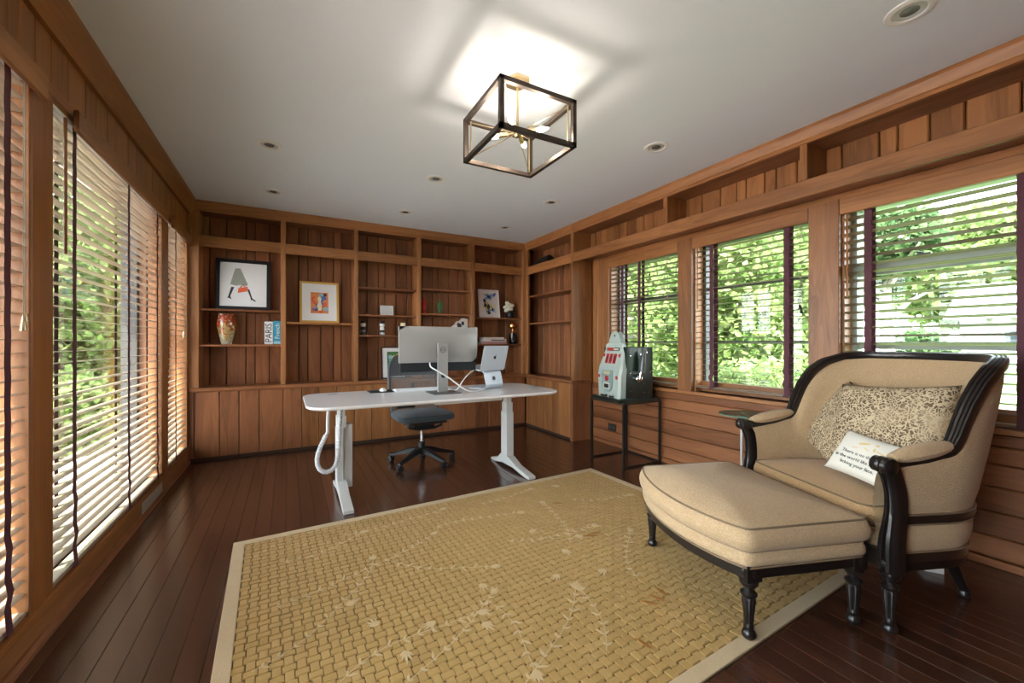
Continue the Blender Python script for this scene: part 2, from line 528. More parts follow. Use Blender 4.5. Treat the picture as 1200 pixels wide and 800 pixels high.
window('window_1', XL - .0, XL - .22, *LW[1], LZ0, LZ1, m_frame_dark, [], XL - .17)
window('window_2', XL - .0, XL - .22, *LW[2], LZ0, LZ1, m_frame_dark, [], XL - .17)
window('window_3', XL - .0, XL - .22, *LW[3], LZ0, LZ1, m_frame_dark, [(1.17, .045)], XL - .17)
window('window_4', XR + .03, XR + .22, *RW[0], RZ0, RZ1, m_frame_dark, [(1.13, .022), (1.57, .05)], XR + .17, (3.0, 1.60))
window('window_5', XR + .03, XR + .22, *RW[1], RZ0, RZ1, m_frame_dark, [(1.13, .022), (1.60, .022)], XR + .17)
window('window_6', XR + .03, XR + .22, *RW[2], RZ0, RZ1, m_frame, [(1.11, .045), (1.60, .085)], XR + .17, (.93, 1.64))

window('added_fill_window', XL - .0, XL - .22, *LW[0], LZ0, LZ1, m_frame_dark, [], XL - .17)  # unseen window without a blind, added to let in daylight from the left
# ================================================================ VENETIAN BLINDS
m_cord = flat('cord_beige', (.30, .24, .18), .8)
def blind(label, x, side, y0, y1, z0, ztop, pitch, tilt, tapes, group, wand=None, val=None, valx=None, cord=None, droop=0.0):
    """side=+1: room is on the -x side (right wall); -1: left wall"""
    t = thing('venetian_blind', label, 'blind', (x, (y0 + y1) / 2, ztop), 0, group)
    L = (y1 - y0) - .03
    w = .05
    # shallowly crowned slat
    pf = [(-w / 2, 0), (-w / 4, .0022), (0, .003), (w / 4, .0022), (w / 2, 0), (w / 4, -.0008), (0, 0.0), (-w / 4, -.0008)]
    sm = MB()
    n = len(pf)
    vs = [(p, e, q) for e in (-L / 2, L / 2) for p, q in pf]
    sm.add(vs, [(i, (i + 1) % n, n + (i + 1) % n, n + i) for i in range(n)] + [tuple(range(n - 1, -1, -1)), tuple(range(n, 2 * n))])
    me = sm.mesh('slat', m_slat_backlit if side > 0 else m_slat)
    z = -.05
    k = 0
    while ztop + z > z0 + .05:
        o = link('slat', me, t, (0, 0, z))
        o.rotation_euler = (0, tilt + random.uniform(-.015, .015), random.uniform(-.0015, .0015))
        z -= pitch; k += 1
    hr = MB().box(-.028, .028, -L / 2, L / 2, -.03, 0.0).build('headrail', m_white, t)
    MB().bar(-.026, .026, -L / 2, L / 2, z0 - ztop + .004, z0 - ztop + .022, 'y', .004).build('bottom_rail', m_slat_backlit if side > 0 else m_slat, t)
    if val is None:
        val = (y0 + .004, y1 - .004)
    vx = -side * .045 if valx is None else valx
    vm = MB()
    yc = (y0 + y1) / 2
    vm.bar(vx - .009, vx + .009, val[0] - yc, val[1] - yc, -.07, .025, 'y', .005)
    vm.build('valance', wrail['y'], t)
    for ty in tapes:
        ty -= yc
        for s_ in (-1, 1):
            tm = MB()
            P = []
            nseg = 40
            for i in range(nseg + 1):
                zz = -.03 + (z0 - ztop + .004 + .03) * i / nseg
                wob = .0015 * sin(i * 2.1) * (1 if s_ * side < 0 else .3) + (droop * max(0, i / nseg - .75) * sin(i * 1.9) if s_ * side < 0 else 0)
                P.append([(s_ * (.028 + abs(wob)), ty - .019 + wob, zz), (s_ * (.028 + abs(wob)), ty + .019 + wob, zz)])
            tm.smooth = True
            tm.grid(P, nseg + 1, 2)
            tm.build('ladder_tape', m_tape, t, fix=False)
    if wand is not None:
        MB().tube([(-side * .034, wand - yc, -.03), (-side * .034, wand - yc, -.60)], .006, 8).build('wand', wrail['z'], t)
    if cord is not None:
        cm = MB().tube([(-side * .034, cord[0] - yc, -.03), (-side * .034, cord[0] - yc, cord[1] - ztop + .03)], .0015, 5)
        cm.tube([(-side * .034, cord[0] + .008 - yc, -.03), (-side * .034, cord[0] + .01 - yc, cord[1] - ztop + .06)], .0015, 5)
        cm.build('pull_cord', m_cord, t)
        tm = MB(); tm.smooth = True
        for dy, dz in ((0, 0), (.01, .03)):
            tm.lathe([(.004, .035), (.006, .03), (.010, .004), (.009, 0)][::-1], -side * .034, cord[0] + dy - yc, cord[1] - ztop + dz, 10)
        tm.build('cord_tassel', cord[2], t)
    return t

GL, GR = 'wooden blinds on the long left wall', 'wooden blinds on the right wall'
blind('wooden slat blind with burgundy tapes nearest the camera on the left wall', XL - .031, -1, LW[1][0], LW[1][1], LZ0, 2.10, .048, radians(-1), [1.55, 2.01], GL, val=(1.3, 2.17), valx=.058, cord=(2.09, 1.17, m_brass), droop=.03)
blind('wide wooden slat blind with burgundy tapes over the big left picture window', XL - .031, -1, LW[2][0], LW[2][1], LZ0, 2.10, .048, radians(1), [2.50, 3.20, 3.80], GL, wand=2.40, val=(2.43, 3.93), valx=.058, droop=.03)
blind('narrow wooden slat blind on the left wall, next to the bookcase', XL - .031, -1, LW[3][0], LW[3][1], LZ0, 2.10, .048, radians(-2), [4.35], GL, val=(4.10, 4.79), valx=.058, cord=(4.62, 1.17, m_brass), droop=.02)
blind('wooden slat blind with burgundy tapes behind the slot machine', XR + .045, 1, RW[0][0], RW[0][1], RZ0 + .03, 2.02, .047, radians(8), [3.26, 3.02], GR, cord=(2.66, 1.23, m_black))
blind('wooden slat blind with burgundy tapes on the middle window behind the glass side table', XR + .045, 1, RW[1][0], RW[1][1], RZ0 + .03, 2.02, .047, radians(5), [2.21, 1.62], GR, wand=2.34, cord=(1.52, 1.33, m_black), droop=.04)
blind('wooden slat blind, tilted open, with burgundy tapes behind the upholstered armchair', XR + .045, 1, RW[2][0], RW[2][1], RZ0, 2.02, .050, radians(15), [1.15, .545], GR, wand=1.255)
# portals (sample the sky through the openings, emit nothing)
def portal(x, y0, y1, z0, z1, s):
    l = bpy.data.lights.new('portal', 'AREA'); l.shape = 'RECTANGLE'; l.size = z1 - z0; l.size_y = y1 - y0
    l.cycles.is_portal = True
    o = link('window_portal', l, None, (x, (y0 + y1) / 2, (z0 + z1) / 2))
    o.rotation_euler = (0, -s * pi / 2, 0)
for a, b_ in LW: portal(XL - .24, a, b_, LZ0, LZ1, 1)
for a, b_ in RW: portal(XR + .24, a, b_, RZ0, RZ1, -1)

# ================================================================ BUILT-IN SHELVING
# ---- back wall: base cabinet, counter, bookcase
base = thing('base_cabinet', 'long low walnut plank-fronted cabinet across the back wall behind the desk', 'cabinet', (0, 0, 0))
gc = [-.775, -.577, -.419, -.25, -.041, .131, .293, .47, .65, .83, 1.04, 1.207, 1.39, 1.577, 1.752, 1.93, 2.111, 2.296, 2.464, 2.595, 2.845]
for a, b_ in zip(gc[:-1], gc[1:]):
    piece('front_board', wrail if 5 <= gc.index(a) < 12 else wboard, base, a + .002, b_ - .002, YB, YB + .022, .032, .655, 'z', .005)
piece('end_stile', wboard, base, -.82, -.777, YB - .003, YB + .022, .032, .655, 'z', .004)
MB().box(-.815, 2.86, YB + .022, YW - .012, .03, .655).build('carcass', wshade, base)
MB().box(-.815, 2.87, YB + .012, YW - .012, 0, .03).build('toe_kick', wshade, base)
cnt = tag(MB().prism([(YB - .022, .668), (YB - .022, .692), (YB - .016, .698), (YW, .698), (YW, .655), (YB - .012, .655)], 'x', -.82, 2.86).build('cabinet_counter', wboard['x']), 'long walnut counter on the low back cabinet, framed photo on it', 'counter')
bk = thing('built_in_bookcase', 'walnut built-in bookcase with five open bays filling the back wall', 'bookcase', (0, 0, 0))
SX = [(-.82, -.738), (-.064, -.018), (.644, .689), (1.353, 1.399), (2.046, 2.100)]
for a, b_ in SX:
    piece('stile', wrail, bk, a, b_, YB, YW - .002, .699, 2.395, 'z', .003)
piece('corner_stile', wrail, bk, 2.80, 2.865, YB - .012, YB + .03, .699, 2.395, 'z', .003)
piece('corner_panel', wboard, bk, 2.80, 2.83, YB + .03, YW - .002, .699, 2.395, 'z', .003)
bays = [(-.738, -.064), (-.018, .644), (.689, 1.353), (1.399, 2.046), (2.10, 2.80)]
for a, b_ in bays:
    piece('top_rail', wrail, bk, a + .001, b_ - .001, YB + .001, YB + .026, 2.045, 2.15, 'x', .003)
    piece('shelf', wrail, bk, a + .001, b_ - .001, YB + .027, YW - .002, 2.128, 2.15, 'x', .002)
    piece('top_panel', wboard, bk, a + .001, b_ - .001, YB + .027, YW - .002, 2.384, 2.40, 'x', .002)
SH = [(0, 1.456), (0, 1.11), (1, 1.342), (2, 1.756), (2, 1.446), (2, 1.213), (3, 1.786), (3, 1.483), (3, 1.213), (4, 1.457), (4, 1.107)]
for k, z in SH:
    a, b_ = bays[k]
    piece('shelf', wrail if k == 1 else wboard, bk, a + .003, b_ - .003, YB + .02, YW - .002, z - .021, z, 'x', .004)
MB().prism([(YB + .02, 2.375), (YB - .006, 2.375), (YB - .006, 2.393), (YB - .014, 2.40), (YB - .03, 2.45), (YB - .03, CEIL), (YB + .02, CEIL)], 'x', -.82, 2.86).build('cornice', wrail['x'], bk)

# ---- right wall corner case
XF = 2.847
base2 = thing('base_cabinet', 'short low walnut cabinet in the corner beside the slot machine table', 'cabinet', (0, 0, 0))
gr_ = [4.785, 4.63, 4.49, 4.322, 4.17, 4.01, 3.80]
for a, b_ in zip(gr_[:-1], gr_[1:]):
    piece('front_board', wrail, base2, XF, XF + .022, b_ + .002, a - .002, .032, .655, 'z', .005)
piece('end_panel', wboard, base2, XF, XR - .002, 3.745, 3.798, .0, .655, 'z', .004)
MB().box(XF + .022, XR, 3.80, 4.80, .03, .655).build('carcass', wshade, base2)
MB().box(XF + .012, XR, 3.80, 4.80, 0, .03).build('toe_kick', wshade, base2)
tag(MB().prism([(.668, XF - .022), (.692, XF - .022), (.698, XF - .016), (.698, XR - .001), (.655, XR - .001), (.655, XF - .012)], 'y', 3.725, 4.785).build('cabinet_counter', wboard['y']), 'short walnut counter on the corner cabinet by the slot machine', 'counter')
bk2 = thing('built_in_bookcase', 'narrow walnut bookcase on the right wall, at the corner beside the windows', 'bookcase', (0, 0, 0))
piece('stile', wrail, bk2, XF, XF + .03, 3.735, 3.782, .699, 2.395, 'z', .003)
piece('end_panel', wrail, bk2, XF + .03, XR - .002, 3.735, 3.760, .699, 2.395, 'z', .003)
piece('corner_stile', wrail, bk2, XF - .002, XF + .03, 4.74, 4.795, .699, 2.395, 'z', .003)
piece('top_rail', wrail, bk2, XF + .001, XF + .026, 3.783, 4.739, 2.045, 2.15, 'y', .003)
piece('shelf', wboard, bk2, XF + .027, XR - .03, 3.783, 4.77, 2.128, 2.15, 'y', .002)
piece('top_panel', wboard, bk2, XF + .027, XR - .03, 3.783, 4.77, 2.384, 2.40, 'y', .002)
for z in (1.755, 1.39):
    piece('shelf', wboard, bk2, XF + .02, XR - .03, 3.763, 4.77, z - .021, z, 'y', .004)
gq = [5.03, 4.847, 4.727, 4.58, 4.48, 4.363, 4.251, 4.14, 4.03, 3.90, 3.763]
for a, b_ in zip(gq[:-1], gq[1:]):
    piece('back_board', wboard, bk2, XR - .027, XR - .002, b_ + .003, a - .003, .699, 2.40, 'z', .006)
MB().prism([(2.375, XF + .02), (2.375, XF - .006), (2.393, XF - .006), (2.40, XF - .014), (2.45, XF - .03), (CEIL, XF - .03), (CEIL, XF + .02)], 'y', 3.735, 4.7795).build('cornice', wrail['y'], bk2)

# ---- long shelf above the right-hand windows
ov = thing('overhead_shelf', 'long walnut shelf box running above the right-hand windows', 'shelf', (0, 0, 0))
RY0 = REAR + .002
MB().bar(-.0125, .0125, -(3.733 - RY0) / 2, (3.733 - RY0) / 2, -.0525, .0525, 'y', .004).build('front_rail', wrail['y'], ov, (XF + .0135, (3.733 + RY0) / 2, 2.0975))
MB().box(XF + .027, XR - .002, RY0, 3.733, 2.09, 2.112).build('shelf_board', wboard['y'], ov)
MB().box(XF + .027, XR - .03, RY0, 3.733, 2.384, 2.40).build('top_panel', wboard['y'], ov)
for yy in (2.446, 1.371, .30):
    piece('divider', wrail, ov, XF + .001, XR - .03, yy - .022, yy + .022, 2.151, 2.385, 'z', .003)
gq = [3.73, 3.64, 3.55, 3.45, 3.27, 3.15, 3.02, 2.92, 2.79, 2.66, 2.54, 2.40, 2.27, 2.10, 1.965, 1.888, 1.75, 1.668, 1.53, 1.40, 1.27, 1.08, .996, .863, .728, .541, .42, .25, .1, -.05, -.3, -.6, -1.29]
for a, b_ in zip(gq[:-1], gq[1:]):
    piece('back_board', wrail, ov, XR - .027, XR - .002, b_ + .003, a - .003, 2.113, 2.40, 'z', .006)
MB().prism([(2.375, XF + .02), (2.375, XF - .006), (2.393, XF - .006), (2.40, XF - .014), (2.45, XF - .03), (CEIL, XF - .03), (CEIL, XF + .02)], 'y', RY0, 3.733).build('cornice', wrail['y'], ov)

# ================================================================ OUTDOORS
m_lawn = flat('lawn_grass', (0.085, 0.13, 0.032), 0.95, var=0.35)
m_deck = flat('pale_deck', (0.36, 0.30, 0.27), 0.8, var=0.12)
m_road = flat('asphalt', (0.05, 0.05, 0.05), 0.9, var=0.2)
m_bark = flat('bark', (0.30, 0.26, 0.23), 0.95, var=0.35)
lf1 = leafmat('leaves_bright', (0.085, 0.15, 0.036), (0.31, 0.37, 0.155))
lf2 = leafmat('leaves_dark', (0.05, 0.10, 0.04), (0.17, 0.25, 0.11))
lf3 = leafmat('leaves_blue', (0.06, 0.13, 0.10), (0.15, 0.24, 0.17))

struct(MB().box(XR + .3, 70, -40, 60, -.5, -.35).build('ground_lawn', m_lawn))
struct(MB().box(-40, XL - .3, -40, 60, -.5, -.22).build('ground_deck', m_deck))
struct(MB().box(XL - .3, XR + .3, -40, REAR - .3, -.5, -.2).build('ground_patio', m_deck))
struct(MB().box(26, 30, -40, 60, -.36, -.33).build('road', m_road))
# roof with overhanging eaves
struct(MB().box(XL - .85, XR + .75, REAR - .9, YW + .35, CEIL + .13, CEIL + .3).build('roof', m_wallext))
# exterior pilaster seen through the left windows
tag(MB().bar(-1.345, -.84, 5.45, 5.8, -.22, 2.6, 'z', .015).build('porch_pillar', m_wallext), 'white painted porch pier outside the far end of the left windows', 'pillar')

def tree(name, label, cat, loc, trunk, crown, n, leaf, mat, group=None):
    """trunk (radius, height); crown: list of ellipsoids (x, y, z, rx, ry, rz)"""
    t = thing(name, label, cat, loc, random.uniform(0, 6), group)
    if trunk:
        tb = MB(); tb.smooth = True
        r, h_ = trunk
        tb.tube([(0, 0, -.15), (.02, .01, h_ * .4), (-.03, .04, h_ * .75), (.02, .02, h_)], [r * 1.25, r, r * .85, r * .6], 10)
        for k in range(4):
            a = k * 1.6 + .4
            tb.tube([(0, .02, h_ * (.55 + .1 * k)), (cos(a) * h_ * .18, sin(a) * h_ * .18, h_ * (.75 + .1 * k)), (cos(a) * h_ * .36, sin(a) * h_ * .36, h_ * (.85 + .12 * k))], [r * .5, r * .35, r * .15], 7)
        tb.build('trunk', m_bark, t)
    vs, fs = [], []
    tot = sum(c[3] * c[4] + c[4] * c[5] + c[3] * c[5] for c in crown)
    for c in crown:
        m = int(n * (c[3] * c[4] + c[4] * c[5] + c[3] * c[5]) / tot)
        for _ in range(m):
            d = Vector((random.gauss(0, 1), random.gauss(0, 1), random.gauss(0, 1))).normalized()
            q = random.uniform(.55, 1.05)
            p = Vector((c[0] + d.x * c[3] * q, c[1] + d.y * c[4] * q, c[2] + d.z * c[5] * q))
            a = Vector((random.gauss(0, 1), random.gauss(0, 1), random.gauss(0, .6))).normalized()
            b_ = a.cross(Vector((random.gauss(0, 1), random.gauss(0, 1), random.gauss(0, 1)))).normalized()
            l_ = leaf * random.uniform(.6, 1.3); w = l_ * .42
            o = len(vs)
            vs += [p, p + a * l_ * .5 + b_ * w, p + a * l_, p + a * l_ * .5 - b_ * w]
            fs.append((o, o + 1, o + 2, o + 3))
    me = bpy.data.meshes.new('foliage'); me.from_pydata([tuple(v) for v in vs], [], fs); me.materials.append(mat)
    o = link('foliage', me, t); o['kind'] = 'stuff'
    return t

GT = 'trees and shrubs outside'
tree('leafy_tree', 'bright sunlit leafy tree outside, close to the middle right-hand window', 'tree', (6.4, 4.25, -.35), (.07, 2.4), [(0, -.1, 2.7, 1.0, 1.05, 1.1), (.3, -.75, 1.7, .7, .5, .8), (.2, .5, 1.5, .8, .5, .9)], 8000, .13, lf1, GT)
tree('leafy_shrub', 'low bright green shrub outside under the middle right-hand window', 'shrub', (4.9, 3.0, -.35), None, [(0, 0, .5, .6, .55, .75), (.25, .45, .6, .5, .4, .7)], 5000, .08, lf1, GT)
tree('leafy_tree', 'pale-trunked tree outside the window behind the slot machine', 'tree', (6.6, 6.55, -.35), (.20, 3.6), [(0, 0, 3.7, 1.3, 1.1, 1.2), (.6, -.5, 1.9, .6, .5, .8), (.5, .7, 1.8, .6, .5, 1.2)], 7000, .13, lf1, GT)
tree('leafy_tree', 'tall dark tree far across the lawn behind the armchair window', 'tree', (19.5, 6.6, -.35), (.22, 4), [(0, 0, 5.2, 1.6, 1.5, 1.3), (-.3, .8, 4.0, 1.0, 1.1, .9)], 6000, .26, lf2, GT)
tree('leafy_tree', 'broad leafy tree at the edge of the lawn, left in the armchair window', 'tree', (14.0, 6.6, -.35), (.2, 3), [(0, 0, 3.4, 1.4, 1.5, 1.9), (.3, .8, 1.6, 1.1, 1.0, 1.3)], 7000, .22, lf1, GT)
tree('leafy_tree', 'spreading tree further off, beside the distant house', 'tree', (27, 16.8, -.35), (.3, 4), [(0, 0, 5.0, 5, 5, 5.0)], 7000, .5, lf2, GT)
tree('leafy_tree', 'dense tree beyond the lawn, left of the distant house', 'tree', (14.5, 11.2, -.35), (.3, 4), [(0, 0, 3.4, 2.6, 3.0, 3.6)], 9000, .28, lf1, GT)
tree('leafy_shrub', 'round dark shrub in front of the distant house', 'shrub', (33.0, 9.6, -.35), None, [(0, 0, .9, 1.2, 1.6, 1.3)], 2500, .3, lf2, GT)
tree('leafy_tree', 'tall tree rising behind the distant house', 'tree', (48, 9.0, -.35), (.5, 6), [(0, 0, 7.0, 4, 8, 5.0)], 6000, .8, lf1, GT)
tree('leafy_tree', 'bushy green tree outside the left picture window', 'tree', (-2.75, 8.2, -.22), (.09, 2.0), [(0, 0, 1.9, .85, .8, 1.9), (-.6, -.3, 1.2, .55, .6, 1.1), (.25, .1, 1.0, .5, .5, 1.0)], 9000, .13, lf1, GT)
tree('leafy_shrub', 'low green shrub on the terrace outside the left picture window', 'shrub', (-2.32, 6.9, -.22), None, [(0, 0, .45, .42, .45, .55)], 3000, .08, lf1, GT)
tree('leafy_shrub', 'second low shrub on the terrace, nearer the white porch pier', 'shrub', (-1.70, 8.0, -.22), None, [(0, 0, .5, .36, .36, .62)], 3000, .08, lf2, GT)
tree('leafy_tree', 'bluish-green tree further out beyond the left picture window', 'tree', (-4.7, 10.2, -.22), (.12, 3), [(0, 0, 2.4, .9, .9, 2.2), (-.9, .4, 1.8, .8, .8, 1.8)], 9000, .16, lf3, GT)
tree('leafy_tree', 'tall backdrop tree far beyond the left picture window', 'tree', (-5.6, 14.5, -.22), (.2, 4), [(0, 0, 3.4, 3.0, 2.6, 3.6)], 8000, .26, lf2, GT)

# distant house seen through the armchair window
hs = thing('house', 'pale distant house with grey roof across the road', 'house', (36, 2.6, -.35), radians(4))
MB().box(0, 7, -6, 6, 0, 2.9).build('wall', flat('house_siding', (.42, .38, .40), .8, var=.08), hs)
rf = MB(); rf.add([(-.7, -6.6, 2.85), (7.7, -6.6, 2.85), (3.5, -6.6, 5.2), (-.7, 6.6, 2.85), (7.7, 6.6, 2.85), (3.5, 6.6, 5.2)], [(0, 1, 2), (3, 5, 4), (0, 2, 5, 3), (1, 4, 5, 2), (0, 3, 4, 1)])
rf.build('roof', flat('grey_shingle', (0.17, 0.165, 0.175), 0.9, var=.15), hs)
m_dkglass = flat('dark_window_glass', (0.05, 0.06, 0.07), 0.1)
for yy in (-4.6, -2.0, .8, 3.6):
    w_ = MB().box(-.06, .02, yy - .75, yy + .75, .9, 2.2).build('window', m_white, hs)
    for k in (-1, 1):
        MB().box(-.075, -.055, yy + k * .36 - .3, yy + k * .36 + .3, 1.0, 2.1).build('pane', m_dkglass, w_)

# ================================================================ CEILING FITTINGS
m_trimwhite = flat('can_trim_white', (0.78, 0.78, 0.78), 0.4)
m_canin = flat('can_inside', (0.52, 0.52, 0.52), 0.4, metal=.2)
can0 = None
CANS = [(-.11, 3.228, 'above the desk, toward the left windows'), (1.066, 3.237, 'straight above the desk'), (1.062, 4.217, 'in front of the middle of the bookcase'),
        (2.213, 3.248, 'to the right of the desk, before the corner'), (2.226, 4.22, 'nearest the back right corner'), (2.221, 1.984, 'above the middle right-hand window, right of the chandelier'),
        (-.115, 4.211, 'nearest the back left corner'), (2.208, .674, 'above the armchair')]
for k, (cx, cy, wh) in enumerate(CANS):
    if can0 is None:
        t = thing('recessed_downlight', '', 'ceiling light', (cx, cy, CEIL), 0, 'recessed ceiling downlights')
        m_ = MB(); m_.smooth = True
        m_.lathe([(.052, -.001), (.056, -.006), (.066, -.007), (.078, -.004), (.080, 0)], seg=28, cap=False)
        m_.build('trim_ring', m_trimwhite, t)
        m_ = MB(); m_.smooth = True
        m_.lathe([(.0535, -.002), (.047, -.0015), (.040, -.001), (.030, -.0006)], seg=24, cap=False)
        m_.build('baffle', m_canin, t)
        m_ = MB(); m_.smooth = True
        m_.lathe([(.0, -.003), (.02, -.0028), (.031, -.0012)], seg=20, cap=False)
        m_.build('lamp_face', flat('lamp_face_dark', (0.13, 0.13, 0.13), 0.25), t)
        can0 = t
    else:
        t = copy_tree(can0); t.location = (cx, cy, CEIL)
    t['label'] = 'round white recessed ceiling downlight ' + wh

ch = thing('chandelier', 'open bronze cube chandelier with four glowing bulbs on the ceiling', 'chandelier', (1.035, 1.825, CEIL))
A, Bz, zt, zb, w = .201, .206, -.160, -.372, .0105
for sx_ in (-1, 1):
    for sy_ in (-1, 1):
        MB().box(sx_ * A - w, sx_ * A + w, sy_ * Bz - w, sy_ * Bz + w, zb, zt).build('post', m_bronze, ch)
for z in (zt, zb):
    for s_ in (-1, 1):
        MB().box(-A - w, A + w, s_ * Bz - w, s_ * Bz + w, z - w, z + w).build('bar', m_bronze, ch)
        MB().box(s_ * A - w, s_ * A + w, -Bz - w, Bz + w, z - w, z + w).build('bar', m_bronze, ch)
cp = MB(); cp.prism([(.07, 0), (.035, .06), (-.035, .06), (-.07, 0), (-.035, -.06), (.035, -.06)], 'z', -.012, 0); cp.build('canopy', m_brass, ch, bevel=.002)
m_ = MB(); m_.tube([(0, 0, -.018), (0, 0, -.24)], .006, 10); m_.build('stem', m_brass, ch)
zc = (zt + zb) / 2
m_ = MB(); m_.smooth = True
m_.lathe([(.0, -.025), (.014, -.022), (.02, -.008), (.02, .012), (.012, .024), (.0, .026)], 0, 0, zc, 14)
m_.build('hub', m_brass, ch)
# thin brass rods from the hub to the eight corners, and inner brass posts
for sx_ in (-1, 1):
    for sy_ in (-1, 1):
        dx, dy = sx_ * (A - .02), sy_ * (Bz - .02)
        MB().tube([(0, 0, zc), (dx, dy, zb + .014)], .0028, 6).build('rod', m_brass, ch)
        MB().tube([(0, 0, zc), (dx, dy, zt - .014)], .0028, 6).build('rod', m_brass, ch)
        MB().tube([(dx, dy, zb + .008), (dx, dy, zt - .008)], .004, 6).build('rod', m_brass, ch)
        d = Vector((sx_ * A, sy_ * Bz, 0)).normalized()
        a_ = MB(); a_.tube([d * .015 + Vector((0, 0, zc)), d * .05 + Vector((0, 0, zc))], .006, 8)
        a_.tube([d * .05 + Vector((0, 0, zc)), d * .102 + Vector((0, 0, zc))], .0125, 12)
        a_ = a_.build('arm', m_brass, ch)
        bm_ = MB(); bm_.smooth = True
        R = Vector((0, 0, 1)).rotation_difference(d).to_matrix().to_4x4()
        bm_.lathe([(.006, 0), (.010, .008), (.0125, .022), (.0115, .034), (.007, .05), (.002, .060)], seg=14, M=Matrix.Translation(d * .102 + Vector((0, 0, zc))) @ R)
        bm_.build('bulb', flat('bulb_glow', (1.0, 0.86, 0.70), 0.3, emit=20.0), a_)

# ================================================================ RUG
RC = Vector((1.085, 1.835, 0))
rug = thing('area_rug', 'large golden basket-weave rug with pale vines and border on the dark floor', 'rug', (RC.x, RC.y, 0), radians(2.2))
rw, rd = 2.63, 1.92
m_weave = fabric('rug_gold_pile', (0.45, 0.275, 0.088), (0.33, 0.19, 0.052), 420, 0.95, .4)
m_weave2 = fabric('rug_gold_pile_light', (0.475, 0.295, 0.10), (0.355, 0.21, 0.062), 420, 0.95, .4)
m_ground = flat('rug_dark_ground', (0.13, 0.078, 0.026), 0.95, var=.2)
m_border = fabric('rug_border', (0.56, 0.42, 0.25), (0.43, 0.30, 0.165), 300, 0.95, .4)
m_vine = fabric('rug_vine', (0.58, 0.41, 0.22), (0.48, 0.325, 0.15), 400, 0.95, .4)
m_rust = flat('rug_rust_motif', (0.30, 0.13, 0.025), 0.95, var=.2)
MB().box(-rw / 2, rw / 2, -rd / 2, rd / 2, .0006, .007).build('backing', m_ground, rug)
bd = MB(); bwid = .055
for x0, x1, y0, y1 in [(-rw / 2, rw / 2, -rd / 2, -rd / 2 + bwid), (-rw / 2, rw / 2, rd / 2 - bwid, rd / 2), (-rw / 2, -rw / 2 + bwid, -rd / 2 + bwid, rd / 2 - bwid), (rw / 2 - bwid, rw / 2, -rd / 2 + bwid, rd / 2 - bwid)]:
    b1 = MB().box(x0, x1, y0, y1, .001, .0125)
    b1.build('border', m_border, rug, bevel=.003)
px, py = .038, .038
nx, ny = int((rw - 2 * bwid) / px), int((rd - 2 * bwid) / py)
px, py = (rw - 2 * bwid) / nx, (rd - 2 * bwid) / ny
wv = MB()
for i in range(nx):
    for j in range(ny):
        cx = -rw / 2 + bwid + (i + .5) * px; cy = -rd / 2 + bwid + (j + .5) * py
        hor = (i + j) % 2 == 0
        a, b_ = (px * .60, py * .395) if hor else (px * .395, py * .60)
        a = min(a, rw / 2 - bwid - abs(cx) + .002); b_ = min(b_, rd / 2 - bwid - abs(cy) + .002)
        h_ = .0112 + random.uniform(-.0008, .0008)
        k = .72
        wv.cur = 1 if random.random() < .3 else 0
        ia, ib = a - .0028, b_ - .0028
        wv.add([(cx - a, cy - b_, .0060), (cx + a, cy - b_, .0060), (cx + a, cy + b_, .0060), (cx - a, cy + b_, .0060),
                (cx - ia, cy - ib, h_), (cx + ia, cy - ib, h_), (cx + ia, cy + ib, h_), (cx - ia, cy + ib, h_)],
               [(4, 5, 6, 7), (0, 1, 5, 4), (1, 2, 6, 5), (2, 3, 7, 6), (3, 0, 4, 7)])
o = wv.build('woven_pile', [m_weave, m_weave2], rug, fix=False); o['kind'] = 'stuff'
# vine motifs tufted into the pile
vn = MB()
def leafpoly(mb, p, ang, l_, w_, z=.0137):
    c, s = cos(ang), sin(ang)
    pts = [(0, 0), (l_ * .35, w_), (l_ * .7, w_ * .7), (l_, 0), (l_ * .7, -w_ * .7), (l_ * .35, -w_)]
    q = [(p[0] + c * a - s * b_, p[1] + s * a + c * b_) for a, b_ in pts]
    n = len(q)
    mb.add([(x, y, .011) for x, y in q] + [(x, y, z) for x, y in q], [tuple(range(n, 2 * n))] + [(i, (i + 1) % n, n + (i + 1) % n, n + i) for i in range(n)])
def vine(x, y, ang, length, curl, leaf=.03):
    n = int(length / .028); P = []
    for i in range(n):
        if not (abs(x) < rw / 2 - .09 and abs(y) < rd / 2 - .09): break
        P.append((x, y)); x += cos(ang) * .028; y += sin(ang) * .028
        ang += curl * (.6 + .8 * sin(i * .35))
        if i % 2 == 0:
            s_ = 1 if (i // 2) % 2 else -1
            leafpoly(vn, (x, y), ang + s_ * .9, leaf * random.uniform(.8, 1.5), leaf * .17, .0137 + .0006 * random.random())
            leafpoly(vn, (x, y), ang - s_ * .6, leaf * random.uniform(.5, 1.0), leaf * .14, .0137 + .0006 * random.random())
    for (a, b_), (c, d) in zip(P[:-1], P[1:]):
        t_ = Vector((c - a, d - b_)).normalized(); q = Vector((-t_.y, t_.x)) * .002
        vn.add([(a + q.x, b_ + q.y, .0136), (a - q.x, b_ - q.y, .0136), (c - q.x, d - q.y, .0136), (c + q.x, d + q.y, .0136)], [(0, 1, 2, 3)])
    if P:
        for n_, k in enumerate((-.7, .7, -.35, .35, 0)):
            leafpoly(vn, P[-1], ang + k * .8, .036 + .006 * n_, .0055, .0140 + .0003 * n_)
random.seed(21)
